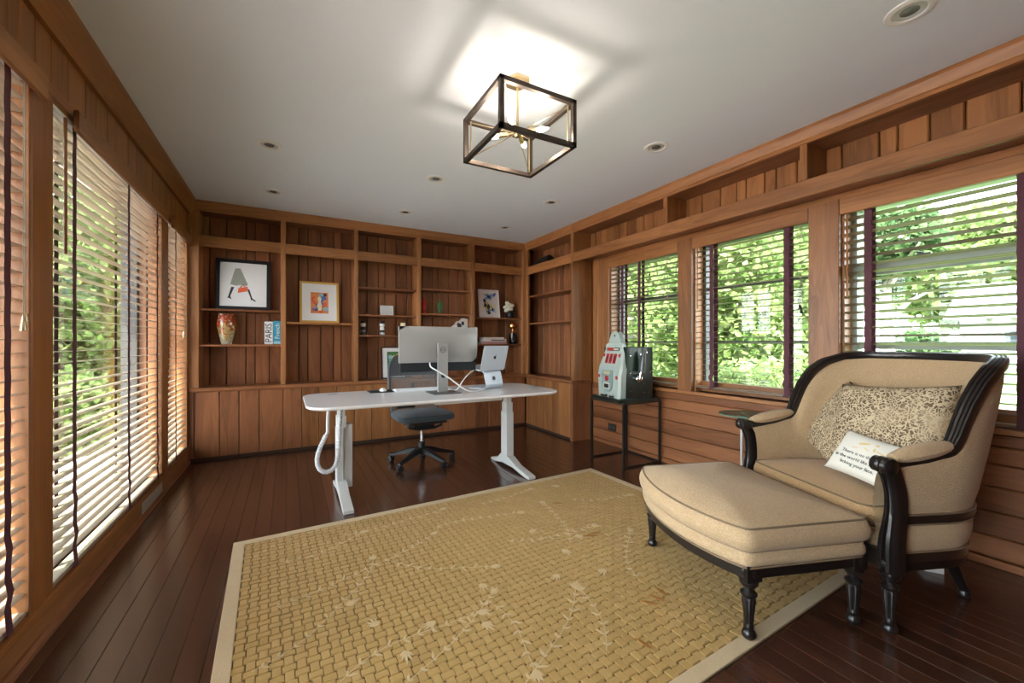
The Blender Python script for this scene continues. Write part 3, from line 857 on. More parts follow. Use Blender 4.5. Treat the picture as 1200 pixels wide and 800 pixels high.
for (x, y, a, l_, c) in [(-1.15, .2, .1, .9, .02), (-1.2, -.15, .3, .8, .05), (-.95, -.35, .6, .6, -.06), (-1.1, .6, -.3, .5, .08), (-.8, .75, -.2, .7, .03), (-1.15, -.6, .2, 1.0, .02),
                          (-.6, .3, -1.0, .55, .05), (-.3, .55, .2, .6, -.04), (.0, .2, -.6, .6, .05), (-.35, -.2, -1.2, .5, -.06), (.3, .0, .9, .6, .04), (.35, -.45, 1.2, .55, -.05),
                          (.1, .75, -.1, .5, .03), (.7, .5, -.8, .5, .06), (-.7, -.75, .15, .9, .03), (-.1, -.7, .8, .4, .05)]:
    vine(x, y, a, l_, c)
for k in range(14):
    c_ = (random.uniform(-1.1, .9), random.uniform(-.8, .8)); a0 = random.uniform(0, 6)
    for n_, k in enumerate((-.8, .8, -.4, .4, 0)):
        leafpoly(vn, c_, a0 + k * .8, .036 + .008 * n_, .0055, .0140 + .0003 * n_)
vn.cur = 1
for (x, y, a) in [(.32, -.62, 1.9), (.36, -.6, 1.5), (.28, -.62, 2.3), (.42, .02, -.6), (.46, .02, -.3), (.62, -.25, .4), (.05, -.78, 1.7), (.55, .5, -.7)]:
    leafpoly(vn, (x, y), a, .075, .009, .0139)
o = vn.build('vine_motif', [m_vine, m_rust], rug, fix=False); o['kind'] = 'stuff'

# ================================================================ ARMCHAIR
m_tan = fabric('tan_chenille', (0.50, 0.35, 0.21), (0.355, 0.235, 0.12), 170, 0.92, .8)
m_seat = fabric('seat_chenille', (0.47, 0.295, 0.15), (0.34, 0.20, 0.085), 170, 0.92, .8)
m_pipe = flat('dark_piping', (0.20, 0.135, 0.08), 0.8)
m_ebony = flat('ebonised_wood', (0.011, 0.008, 0.0075), 0.3, spec=.5, coat=.15)

def turned_leg(mb, cx, cy, h_, s=1.0, seg=24):
    prof = [(.015, 0), (.021, .006), (.023, .018), (.018, .032), (.013, .036), (.016, .042), (.0165, .048), (.0145, .054)]
    taper = [(.0155, .06), (.0175, h_ * .42), (.0225, h_ * .66)]
    top = [(.019, h_ * .70), (.026, h_ * .735), (.027, h_ * .77), (.019, h_ * .80), (.015, h_ * .83), (.022, h_ * .88), (.030, h_ * .93), (.031, h_ * .97), (.026, h_)]
    mb.smooth = True
    rings = [(r, z, 0) for r, z in prof] + [(r, z, 1) for r, z in taper] + [(r, z, 0) for r, z in top]
    vs, fs = [], []
    for r, z, fl in rings:
        for k in range(seg):
            a = 2 * pi * k / seg
            q = r * s * (1 - (.13 * (k % 2) if fl else 0))
            vs.append((cx + q * cos(a), cy + q * sin(a), z))
    for i in range(len(rings) - 1):
        for k in range(seg):
            k2 = (k + 1) % seg
            fs.append((i * seg + k, i * seg + k2, (i + 1) * seg + k2, (i + 1) * seg + k))
    fs.append(tuple(range(seg - 1, -1, -1)))
    mb.add(vs, fs); mb.smooth = False

def cushion(mb, outline, z0, z1, dome, bulge=.015, rings=9, flatten=.0):
    """soft box cushion over a plan outline; returns the welt rings"""
    n = len(outline)
    cx = sum(p[0] for p in outline) / n; cy = sum(p[1] for p in outline) / n
    def ring(off, z, f=1.0, dz=None):
        out = []
        for i, (x, y) in enumerate(outline):
            a, b_ = outline[i - 1], outline[(i + 1) % n]
            t = Vector((b_[0] - a[0], b_[1] - a[1])); t.normalize()
            nx_, ny_ = t.y, -t.x
            X, Y = x + nx_ * off, y + ny_ * off
            out.append((cx + (X - cx) * f, cy + (Y - cy) * f, z))
        return out
    R = [ring(-.03, z0), ring(-.006, z0 + .003)]
    h_ = z1 - z0
    for k in range(1, 6):
        q = k / 6
        R.append(ring(bulge * sin(pi * q), z0 + h_ * q))
    R.append(ring(0, z1))
    for k in range(1, rings + 1):
        q = k / rings
        f = 1 - q
        R.append(ring(0, z1 + dome * (1 - (1 - q) ** 2.3) , max(f, .004)))
    P = [[R[j][i] for j in range(len(R))] for i in range(n)]
    mb.smooth = True
    mb.grid(P, n, len(R), closed_u=True)
    mb.smooth = False
    return ring(.0005, z1), ring(-.006, z0 + .003)

def round_poly(pts, r, seg=5):
    out = []
    n = len(pts)
    for i in range(n):
        p0, p, p1 = Vector(pts[i - 1]), Vector(pts[i]), Vector(pts[(i + 1) % n])
        a, b_ = (p0 - p), (p1 - p)
        ra = min(r, a.length * .45, b_.length * .45)
        A, B = p + a.normalized() * ra, p + b_.normalized() * ra
        for k in range(seg + 1):
            t = k / seg
            q = A.lerp(p, t).lerp(p.lerp(B, t), t)
            out.append((q.x, q.y))
    return out

def dense(pts, step=.03):
    out = []
    n = len(pts)
    for i in range(n):
        a, b_ = Vector(pts[i]), Vector(pts[(i + 1) % n])
        m = max(1, int((b_ - a).length / step))
        for k in range(m):
            q = a.lerp(b_, k / m); out.append((q.x, q.y))
    return out

def smoothpath(P, sub=8):
    P = [Vector(p) for p in P]; out = []
    for i in range(len(P) - 1):
        p0, p1, p2, p3 = P[max(i - 1, 0)], P[i], P[i + 1], P[min(i + 2, len(P) - 1)]
        for k in range(sub):
            t = k / sub
            out.append(.5 * ((2 * p1) + (p2 - p0) * t + (2 * p0 - 5 * p1 + 4 * p2 - p3) * t * t + (3 * p1 - p0 - 3 * p2 + p3) * t ** 3))
    return out + [P[-1]]

arm = thing('bergere_armchair', 'wide tan upholstered armchair with fluted black wood frame, by the right wall', 'armchair', (2.217, 1.055, 0), radians(-112))
Y1, NN = .24, 2.5
def hoop(t, z):
    """t in [-1,1]: -1 = right front post, 1 = left front post (local +x is the right arm)"""
    k = (z - .27) / .8
    D = .545 + .215 * k; w1 = .398 + .03 * k; w0 = .40; NN = 2.1 + .45 * k
    s = -1 if t > 0 else 1
    q = 1 - abs(t)                      # 0 at the post, 1 at back centre
    if q < .3:
        u = q / .3
        return Vector((s * (w0 + (w1 - w0) * u), -.005 + (Y1 + .005) * u, z))
    a = (q - .3) / .7 * pi / 2
    return Vector((s * w1 * max(cos(a), 0) ** (2 / NN), Y1 + (D - Y1) * sin(a) ** (2 / NN), z))
ZY = [(-.01, .652), (.15, .674), (.255, .702), (.285, .728), (.31, .80), (.345, .885), (.39, .960), (.45, 1.015), (.53, 1.048), (.62, 1.058), (.9, 1.060)]
def ztop(t):
    y = hoop(t, .85).y
    for (a, za), (b_, zb_) in zip(ZY[:-1], ZY[1:]):
        if y <= b_: return za + (zb_ - za) * (y - a) / (b_ - a)
    return 1.06
def nrm(t, z):
    a, b_ = hoop(max(-1, t - .01), z), hoop(min(1, t + .01), z)
    d = (b_ - a); n_ = Vector((d.y, -d.x, 0))
    n_.normalize()
    p = hoop(t, z)
    if n_.dot(Vector((p.x, p.y - .2, 0))) < 0: n_ = -n_
    return n_
TS = [-1 + 2 * i / 150 for i in range(151)]
NT = len(TS)
# outer shell panels
for z0f, z1f, nm in [(lambda t: .306, lambda t: .418, 'outer_panel'), (lambda t: .452, lambda t: ztop(t) - .012, 'outer_panel')]:
    P = []
    for t in TS:
        col = []
        a, b_ = z0f(t), z1f(t)
        for k in range(9):
            z = a + (b_ - a) * k / 8
            p = hoop(t, z); n_ = nrm(t, z)
            col.append(p + n_ * (.012 * sin(pi * k / 8) ** .5 + .003))
        P.append(col)
    mb = MB(); mb.smooth = True; mb.grid(P, len(TS), 9); mb.build(nm, m_tan, arm)
# inner padded shell
P = []
for t in TS:
    col = []
    for k in range(11):
        z = .34 + (ztop(t) - .008 - .34) * k / 10
        p = hoop(t, z); n_ = nrm(t, z)
        inset = .028 + .042 * sin(pi * min(1, k / 10 * 1.02)) ** .45 if k < 10 else .022
        col.append(p - n_ * inset)
    P.append(col)
mb = MB(); mb.smooth = True; mb.grid(P, len(TS), 11); mb.build('inner_back', m_tan, arm)
# dark gimp lines and belt rail
def hoop_bar(name, z0, z1, out, inn, mat, ts=TS):
    mb = MB(); mb.smooth = False
    mb.sweep([hoop(t, (z0 + z1) / 2) for t in ts], [(out, (z1 - z0) / 2), (out + .006, 0), (out, -(z1 - z0) / 2), (-inn, -(z1 - z0) / 2), (-inn, (z1 - z0) / 2)], [nrm(t, (z0 + z1) / 2) for t in ts], [Vector((0, 0, 1))] * len(ts))
    return mb.build(name, mat, arm)
hoop_bar('belt_rail', .420, .450, .010, .004, m_ebony)
hoop_bar('seat_rail', .236, .304, .009, .03, m_ebony)
for z in (.308, .416, .455):
    hoop_bar('gimp_trim', z - .004, z + .004, .0085, .002, m_pipe)
# carved top rail with flutes, wider at the wings
prof0 = [(1, .35), (.86, .95), (.66, 1.0), (.56, .72), (.46, 1.0), (.2, 1.1), (.1, .78), (0, 1.05), (-.3, 1.1), (-.4, .75), (-.5, 1.0), (-.85, .9), (-1, .3), (-1, -.6), (-.8, -1), (.8, -1), (1, -.6)]
mb = MB(); mb.smooth = True
R_ = []
for i, t in enumerate(TS):
    z = ztop(t); p = hoop(t, z)
    t0, t1 = TS[max(0, i - 1)], TS[min(NT - 1, i + 1)]
    tg = (hoop(t1, ztop(t1)) - hoop(t0, ztop(t0))).normalized()
    o_ = nrm(t, z); o_ = (o_ - tg * o_.dot(tg)).normalized()
    u_ = tg.cross(o_)
    if u_.z < 0: u_ = -u_
    q = 1 - abs(t)
    wing = math.exp(-((q - .45) / .13) ** 2)
    wid = .025 + .007 * wing - .006 * max(0, min(1, (.33 - q) / .06))
    hgt = .019
    R_.append([p - o_ * .012 + o_ * (a * wid) + u_ * (b_ * hgt) for a, b_ in prof0])
k = len(prof0)
vs = [q for r in R_ for q in r]
mb.add(vs, [(i * k + j, i * k + (j + 1) % k, (i + 1) * k + (j + 1) % k, (i + 1) * k + j) for i in range(NT - 1) for j in range(k)] + [tuple(range(k - 1, -1, -1)), tuple(range((NT - 1) * k, NT * k))])
mb.build('top_rail', m_ebony, arm)
# arm pads
for s in (-1, 1):
    mb = MB(); mb.smooth = True
    pts, outs, rr = [], [], []
    P = []
    for i in range(13):
        u = i / 12
        y = .010 + u * .262
        sc = min(1, sin(pi * (u * .9 + .06)) ** .4 * 1.02)
        P.append([(s * (.393 + .004 * u) + .042 * sc * cos(2 * pi * j / 14), y, .676 + (.044 * u) + .030 * sc * sin(2 * pi * j / 14)) for j in range(15)])
    mb.grid(P, 13, 15)
    mb.add([P[0][j] for j in range(14)], [tuple(range(14))]); mb.add([P[-1][j] for j in range(14)], [tuple(range(14))])
    mb.build('arm_pad', m_tan, arm)
# front posts with serpentine flutes and scroll knob
for s in (-1, 1):
    mb = MB(); mb.smooth = True
    ctrl = [(-.006, .235, .034), (-.008, .30, .036), (-.004, .36, .034), (.006, .42, .029), (.014, .48, .026), (.012, .54, .025), (.0, .59, .026), (-.014, .625, .028), (-.022, .65, .028)]
    fl = [(-1, .0), (-1, .55), (-.8, .9), (-.62, .6), (-.5, .95), (-.22, 1.1), (-.1, .7), (.1, .7), (.22, 1.1), (.5, .95), (.62, .6), (.8, .9), (1, .55), (1, 0), (1, -1.1), (-1, -1.1)]
    vs = []
    ctrl = [tuple(p) for p in smoothpath(ctrl, 4)]
    for y, z, w_ in ctrl:
        for a, b_ in fl:
            vs.append((s * .40 + a * w_, y - b_ * .026, z))
    n = len(fl); m_ = len(ctrl)
    mb.add(vs, [(i * n + j, i * n + (j + 1) % n, (i + 1) * n + (j + 1) % n, (i + 1) * n + j) for i in range(m_ - 1) for j in range(n)] + [tuple(range(n - 1, -1, -1)), tuple(range((m_ - 1) * n, m_ * n))])
    # scroll
    prof = [(.004, -.04), (.024, -.038), (.031, -.032), (.029, -.022), (.033, -.014), (.033, -.006), (.029, 0), (.033, .006), (.033, .014), (.029, .022), (.031, .032), (.024, .038), (.004, .04)]
    mb.lathe(prof, s * .40, -.034, .652, 18, Matrix.Rotation(pi / 2, 4, 'Y'))
    mb.smooth = False
    mb.build('arm_post', m_ebony, arm)
    mb = MB(); turned_leg(mb, s * .40, -.008, .238, 1.12)
    mb.smooth = True
    mb.lathe([(.0, -.004), (.012, -.003), (.016, 0), (.01, .003), (.0, .004)], s * .40, -.043, .27, 12, Matrix.Rotation(pi / 2, 4, 'X'))
    mb.build('leg', m_ebony, arm)
    mb = MB(); mb.smooth = True
    mb.tube([(s * .222, .475, .262), (s * .224, .485, .20), (s * .232, .518, .11), (s * .24, .552, .035), (s * .24, .556, .022)], [.030, .027, .021, .017, .018], 12)
    mb.lathe([(.014, 0), (.022, .006), (.023, .018), (.017, .03)], s * .24, .556, 0, 14)
    mb.build('leg', m_ebony, arm)
# front rail, boxed seat, loose cushion
MB().bar(-.40, .40, -.030, .012, .240, .304, 'x', .008).build('front_rail', m_ebony, arm)
ol = dense(round_poly([(-.335, -.012), (.335, -.012), (.345, .22), (.30, .40), (.17, .50), (-.17, .50), (-.30, .40), (-.345, .22)], .06), .04)
mb = MB(); cushion(mb, ol, .285, .375, .004, .010); mb.build('seat_deck', m_tan, arm)
mb = MB(); w1, w0 = cushion(mb, [(x * .985, y - .022 * (1 - min(1, max(0, y) / .3)) + .0) for x, y in ol], .378, .462, .034, .014)
mb.build('seat_cushion', m_seat, arm)
MB().tube(w1, .004, 6, closed=True).build('piping', m_pipe, arm)

# ---- ottoman
ott = thing('ottoman', 'bow-fronted tan upholstered ottoman on turned black legs, on the rug', 'ottoman', (1.866, 1.183, 0), radians(-108.7))
HX, HY, BOW = .385, .262, .105
def bowed(hx, hy, bow):
    pts = []
    n = 22
    for i in range(n + 1):
        x = -hx + 2 * hx * i / n
        pts.append((x, -hy - bow * (1 - (x / hx) ** 2) ** .85 if abs(x) < hx else -hy))
    pts += [(hx, hy), (-hx, hy)]
    return pts
ring = dense(round_poly(bowed(HX, HY, BOW), .03, 3), .035)
mb = MB(); mb.prism(round_poly(bowed(HX - .004, HY - .004, BOW), .02, 2), 'z', .248, .292); mb.build('apron', m_ebony, ott, bevel=.005)
mb = MB(); mb.prism(round_poly(bowed(HX - .020, HY - .020, BOW), .02, 2), 'z', .238, .249); mb.build('apron_bead', m_ebony, ott, bevel=.004)
mb = MB(); cushion(mb, ring, .290, .348, .004, .010); mb.build('boxed_base', m_tan, ott)
mb = MB(); wl1, wl0 = cushion(mb, [(x * 1.015, y * 1.02) for x, y in ring], .347, .440, .062, .020); mb.build('cushion', m_tan, ott)
MB().tube(wl1, .004, 6, closed=True).build('piping', m_pipe, ott)
MB().tube([(x, y, .292) for x, y in ring], .0045, 6, closed=True).build('gimp_trim', m_pipe, ott)
for sx_ in (-1, 1):
    for sy_ in (-1, 1):
        mb = MB(); lx, ly = sx_ * .355, sy_ * .236
        turned_leg(mb, lx, ly, .224, 1.1)
        mb.box(lx - .031, lx + .031, ly - .031, ly + .031, .224, .287)
        mb.smooth = True
        if sy_ < 0: mb.lathe([(0, -.004), (.012, -.003), (.016, 0), (.01, .003), (0, .004)], lx, ly - .033, .257, 12, Matrix.Rotation(pi / 2, 4, 'X'))
        mb.lathe([(0, -.004), (.012, -.003), (.016, 0), (.01, .003), (0, .004)], lx + sx_ * .033, ly, .257, 12, Matrix.Rotation(pi / 2, 4, 'Y'))
        mb.build('leg', m_ebony, ott, (0, 0, .0135 if (sx_, sy_) in ((1, -1), (-1, -1), (-1, 1), (1, 1)) else 0))

# ---- pillows
def leopard():
    m, t, b = newmat('leopard_print')
    L = t.links
    tcn = t.nodes.new('ShaderNodeTexCoord')
    n = t.nodes.new('ShaderNodeTexNoise'); n.inputs['Scale'].default_value = 22; n.inputs['Detail'].default_value = 2
    L.new(tcn.outputs['Object'], n.inputs['Vector'])
    mx = t.nodes.new('ShaderNodeMix'); mx.data_type = 'VECTOR'; mx.inputs['Factor'].default_value = .06
    L.new(tcn.outputs['Object'], mx.inputs['A']); L.new(n.outputs['Color'], mx.inputs['B'])
    v = t.nodes.new('ShaderNodeTexVoronoi'); v.inputs['Scale'].default_value = 50; v.feature = 'DISTANCE_TO_EDGE'
    L.new(mx.outputs['Result'], v.inputs['Vector'])
    n2 = t.nodes.new('ShaderNodeTexNoise'); n2.inputs['Scale'].default_value = 7
    L.new(tcn.outputs['Object'], n2.inputs['Vector'])
    r = t.nodes.new('ShaderNodeValToRGB')
    r.color_ramp.elements[0].position = .11; r.color_ramp.elements[0].color = (.52, .41, .27, 1)
    r.color_ramp.elements[1].position = .17; r.color_ramp.elements[1].color = (.085, .06, .04, 1)
    e = r.color_ramp.elements.new(.55); e.color = (.20, .125, .07, 1)
    L.new(v.outputs['Distance'], r.inputs['Fac'])
    r.color_ramp.interpolation = 'LINEAR'
    m3 = t.nodes.new('ShaderNodeMix'); m3.data_type = 'RGBA'
    r2 = t.nodes.new('ShaderNodeValToRGB'); r2.color_ramp.elements[0].position = .52; r2.color_ramp.elements[1].position = .85
    L.new(n2.outputs['Fac'], r2.inputs['Fac'])
    L.new(r2.outputs[0], m3.inputs['Factor']); L.new(r.outputs[0], m3.inputs['A']); m3.inputs['B'].default_value = (.46, .35, .23, 1)
    v.inputs['Scale'].default_value = 70
    L.new(m3.outputs['Result'], b.inputs['Base Color'])
    b.inputs['Roughness'].default_value = .85; b.inputs['Specular IOR Level'].default_value = .2
    v.voronoi_dimensions = '3D'
    # distance-to-edge is small near edges; scale it up for the ramp
    k = t.nodes.new('ShaderNodeMath'); k.operation = 'MULTIPLY'; k.inputs[1].default_value = 1.15
    L.new(v.outputs['Distance'], k.inputs[0]); L.new(k.outputs[0], r.inputs['Fac'])
    return m
m_leo = leopard()
def pillow(name, label, w_, h_, t_, mat, M, n=18):
    mb = MB(); mb.smooth = True
    for s in (-1, 1):
        P = []
        for i in range(n + 1):
            col = []
            for j in range(n + 1):
                a, b_ = -1 + 2 * i / n, -1 + 2 * j / n
                x = a * w_ / 2 * (1 - .07 * (1 - b_ * b_) * abs(a) ** 2) if True else 0
                z = b_ * h_ / 2 * (1 - .07 * (1 - a * a) * abs(b_) ** 2)
                th = t_ / 2 * ((1 - a ** 4) * (1 - b_ ** 4)) ** .55 * (1 + .05 * sin(5 * a + 3 * b_))
                col.append((x, s * th, z))
            P.append(col)
        mb.grid(P, n + 1, n + 1)
    me = mb.mesh(name, mat)
    bm = bmesh.new(); bm.from_mesh(me); bmesh.ops.remove_doubles(bm, verts=bm.verts, dist=.0008); bmesh.ops.recalc_face_normals(bm, faces=bm.faces); bm.to_mesh(me); bm.free()
    o = link(name, me); o.matrix_world = M
    return tag(o, label, 'pillow')
AM = Matrix.Translation((2.217, 1.055, 0)) @ Matrix.Rotation(radians(-112), 4, 'Z')
def place(x, y, z, yaw, lean, roll):
    return AM @ Matrix.Translation((x, y, z)) @ Matrix.Rotation(radians(yaw), 4, 'Z') @ Matrix.Rotation(radians(-lean), 4, 'X') @ Matrix.Rotation(radians(roll), 4, 'Y')
pillow('throw_pillow', 'square leopard-print pillow at the back, half hidden behind the other leopard one', .46, .43, .13, m_leo, place(-.165, .375, .685, -18, 28, 12))
pillow('throw_pillow', 'large leopard-print pillow in front, leaning on the right arm of the chair', .48, .42, .15, m_leo, place(.115, .315, .735, 8, 22, -5))
m_cream = fabric('cream_cotton', (0.68, 0.65, 0.58), (0.60, 0.56, 0.49), 500, .9, .2)
pw_M = place(.175, .150, .603, 10, 34, 8)
sp = pillow('throw_pillow', 'small cream pillow printed with black words, by the right chair arm', 0.30, 0.215, 0.085, m_cream, pw_M)
m_ink = flat('black_ink', (0.03, 0.03, 0.035), .8)
m_gold = flat('gold_ink', (0.62, 0.47, 0.22), .7)
def pillow_y(x, z, w_=.30, h_=.215, t_=.085):
    a, b_ = x / (w_ / 2), z / (h_ / 2)
    return -t_ / 2 * (max(0, 1 - a ** 4) * max(0, 1 - b_ ** 4)) ** .55 * (1 + .05 * sin(5 * a + 3 * b_))
for k, (bd_, dz) in enumerate([('There is no therapist', -.006), ('in the world like a puppy', -.033), ('licking your face.', -.060)]):
    o = text('lettering', bd_, .0215, m_ink, sp, Matrix.Translation((0, 0, 0)), align='CENTER')
    for v in o.data.vertices:
        x, z = v.co.x, v.co.y + dz
        v.co = (x, pillow_y(x, z) - .0012 - v.co.z, z)
mb = MB()
for (x, z, w_, h_, a) in [(-.02, .05, .05, .012, .3), (.03, .06, .014, .012, 0), (.06, .03, .05, .006, -.2), (-.05, .02, .03, .004, .1), (.0, .028, .03, .004, -.3), (.03, .035, .01, .02, .2)]:
    leaf_ = [(x + w_ * .5 * cos(q) * cos(a) - h_ * .5 * sin(q) * sin(a), z + w_ * .5 * cos(q) * sin(a) + h_ * .5 * sin(q) * cos(a)) for q in [2 * pi * i / 10 for i in range(10)]]
    mb.add([(p, pillow_y(p, q) - .0012, q) for p, q in leaf_], [tuple(range(10))])
mb.build('printed_sketch', m_gold, sp, fix=False)

# ================================================================ GLASS SIDE TABLE
gt = thing('side_table', 'small round glass side table on a chrome pole, behind the armchair arm', 'table', (2.945, 1.83, 0))
m_gtop = glassmat('green_table_glass', (0.62, 0.78, 0.72), .25)
mb = MB(); mb.smooth = False; mb.lathe([(.146, .592), (.15, .595), (.15, .601), (.146, .604)], seg=40); mb.build('glass_top', m_gtop, gt)
mb = MB(); mb.lathe([(.1505, .5935), (.152, .598), (.1505, .6025), (.1485, .598), (.1505, .5935)], seg=40, cap=False); mb.build('glass_edge', flat('green_glass_edge', (.10, .22, .19), .15), gt)
mb = MB(); mb.smooth = True; mb.lathe([(.0105, .012), (.0105, .588)], seg=14); mb.lathe([(.03, .583), (.03, .591)], seg=16); mb.build('pole', flat('brushed_steel', (.62, .62, .60), .35, metal=.3), gt)
mb = MB(); mb.smooth = False; mb.lathe([(.12, 0), (.12, .008), (.115, .013), (.02, .015)], seg=36); mb.build('base', m_chrome, gt)

# small white box on the floor behind the armchair
bx = tag(MB().box(-.05, .05, -.035, .035, 0, .045).build('small_box', m_white, None, (2.82, .785, 0), bevel=.003), 'small white box on the dark floor beneath the armchair, by the right wall', 'box')
bx.rotation_euler = (0, 0, radians(35))

# ================================================================ DESK
desk = thing('standing_desk', 'white electric standing desk with rounded top and two column legs', 'desk', (1.065, 3.185, 0))
DT = .725
top = round_poly([(-.965, -.415), (.0, -.435), (.955, -.405), (.965, .40), (-.965, .40)], .17, 8)
mb = MB(); n = len(top)
lo = [(x * .985, y * .97, DT - .024) for x, y in top]; mid = [(x, y, DT - .014) for x, y in top]; up = [(x, y, DT - .003) for x, y in top]; tp = [(x * .997, y * .993, DT) for x, y in top]
vs = lo + mid + up + tp
mb.add(vs, [(k * n + i, k * n + (i + 1) % n, (k + 1) * n + (i + 1) % n, (k + 1) * n + i) for k in range(3) for i in range(n)] + [tuple(range(n - 1, -1, -1)), tuple(range(3 * n, 4 * n))])
m_desk = flat('desk_white', (0.72, 0.70, 0.705), 0.2)
mb.build('desktop', m_desk, desk)
m_leg = flat('desk_leg_white', (0.60, 0.60, 0.59), 0.35)
for k in (-.045, .10):
    MB().box(-.70, .70, .07 + k * 1.2 - .02, .07 + k * 1.2 + .02, DT - .065, DT - .025).build('crossbar', m_leg, desk)
for s, fx in ((-1, -.715), (1, .695)):
    lg = MB().box(fx - .036, fx + (.036 if s > 0 else .012), .055, .165, .055, .50).build('leg', m_leg, desk, bevel=.006)
    MB().box(fx - .033, fx + .033, .066, .154, .50, .585).build('middle_tube', m_leg, lg, bevel=.004)
    MB().box(fx - .026, fx + .026, .076, .144, .585, .70).build('inner_tube', m_leg, lg, bevel=.004)
    MB().box(fx - .045, fx + .045, -.25, .33, DT - .03, DT - .024).build('bracket', m_leg, lg)
    if s < 0:
        MB().box(fx + .0125, fx + .075, .075, .145, .050, .52).build('cable_cover', m_leg, lg, bevel=.005)
    mb = MB(); hw = .033
    side = [(-.325, .002), (-.325, .026), (-.10, .058), (.03, .105), (.185, .105), (.25, .050), (.385, .022), (.385, .002), (.30, .002), (.15, .030), (-.05, .030), (-.26, .002)]
    mb.prism(side, 'x', fx - hw, fx + hw)
    mb.build('foot', m_leg, lg, bevel=.004)
mb = MB(); mb.smooth = True; mb.lathe([(.0, 0), (.035, 0), (.036, .0015), (.03, .002), (0, .002)], -.76, .28, DT, 24); mb.build('grommet', flat('grommet_grey', (.25, .25, .25), .5), desk)
MB().box(-.42, -.30, -.412, -.35, DT - .042, DT - .0245).build('control_pad', m_black, desk, bevel=.003)
MB().box(-.12, .42, -.32, -.25, DT - .052, DT - .0245).build('cable_tray', m_leg, desk, bevel=.003)
# cable spine hanging at the left leg
pts = [(0.262, .70), (0.25, .654), (0.246, .564), (0.246, .498), (0.225, .455), (0.203, .407), (.185, .355), (.178, .315), (.181, .275), (.195, .242), (.218, .222), (.243, .216), (.27, .224), (.292, .245), (.306, .28), (.313, .33), (.318, .40), (.322, .48), (.326, .56), (.33, .64), (.33, .70)]
# resample finely and rib the tube
fine = []
for i in range(len(pts) - 1):
    for k in range(6):
        a, b_ = pts[i], pts[i + 1]; fine.append((a[0] + (b_[0] - a[0]) * k / 6 - 1.065, -.035, a[1] + (b_[1] - a[1]) * k / 6))
mb = MB(); mb.smooth = False
mb.tube(fine, [(.0115 if k % 2 else .0175) if k > 20 else .010 for k in range(len(fine))], 8)
mb.build('cable_spine', flat('spine_grey', (.62, .63, .66), .4), desk)
MB().box(.245 - 1.065, .345 - 1.065, -.075, .0, .665, .70).build('spine_holder', m_leg, desk, bevel=.006)

# ================================================================ OFFICE CHAIR
oc = thing('office_chair', 'dark grey mesh-back office chair on five casters behind the desk', 'chair', (1.10, 3.76, 0))
m_grey = flat('chair_grey', (0.058, 0.066, 0.074), 0.55)
m_greyf = fabric('chair_seat_fabric', (0.060, 0.075, 0.088), (0.035, 0.045, 0.055), 500, .85, .3)
mb = MB(); mb.smooth = True; mb.lathe([(.034, .075), (.034, .20), (.028, .205)], seg=16); mb.build('base_hub', m_black, oc)
mb = MB(); mb.smooth = True; mb.lathe([(.014, .205), (.014, .34)], seg=12); mb.build('gas_lift', m_chrome, oc)
for k in range(5):
    a = radians(144 + 72 * k + (6 if k == 2 else 0))
    d = Vector((cos(a), sin(a), 0)); sd = Vector((-d.y, d.x, 0))
    prof = [(.02, .10, .155, .030), (.10, .098, .145, .027), (.20, .080, .112, .022), (.295, .062, .085, .018), (.315, .060, .080, .016)]
    mb = MB(); vs = []
    for r, z0, z1, w_ in prof:
        for s, z in ((-1, z0), (1, z0), (1, z1 - .006), (.6, z1), (-.6, z1), (-1, z1 - .006)):
            vs.append(d * r + sd * (s * w_) + Vector((0, 0, z)))
    mb.add(vs, [(i * 6 + j, i * 6 + (j + 1) % 6, (i + 1) * 6 + (j + 1) % 6, (i + 1) * 6 + j) for i in range(4) for j in range(6)] + [(5, 4, 3, 2, 1, 0), tuple(range(24, 30))])
    lg = mb.build('base_arm', m_black, oc)
    mb = MB(); c = d * .30
    mb.cyl(c + Vector((0, 0, .03)), c + Vector((0, 0, .068)), .008)
    for s in (-1, 1):
        q = c + sd * .0
        ax = Vector((cos(a + 1.1), sin(a + 1.1), 0))
        mb.smooth = True
        R = Vector((0, 0, 1)).rotation_difference(ax).to_matrix().to_4x4()
        mb.lathe([(.0, .007), (.020, .006), (.028, .009), (.030, .014), (.028, .024), (.018, .027), (0, .027)], c.x, c.y, .030, 16, Matrix.Scale(s, 4) @ R)
        mb.smooth = False
    mb.build('caster', m_black, lg)
# seat
mb = MB(); seat = dense(round_poly([(-.255, -.245), (.255, -.245), (.25, .20), (-.25, .20)], .11, 6), .04)
cushion(mb, seat, .425, .478, .022, .012); mb.build('seat', m_greyf, oc)
mb = MB(); mb.prism(round_poly([(-.20, -.19), (.20, -.19), (.18, .17), (-.18, .17)], .06, 4), 'z', .395, .428); mb.build('seat_pan', m_black, oc)
mb = MB(); mb.box(-.095, .095, -.09, .12, .335, .396); mb.tube([(-.16, -.08, .40), (-.15, -.12, .365), (-.08, -.13, .345), (.08, -.13, .345), (.15, -.12, .365), (.16, -.08, .40)], .012, 8); mb.build('tilt_mechanism', m_black, oc, bevel=0)
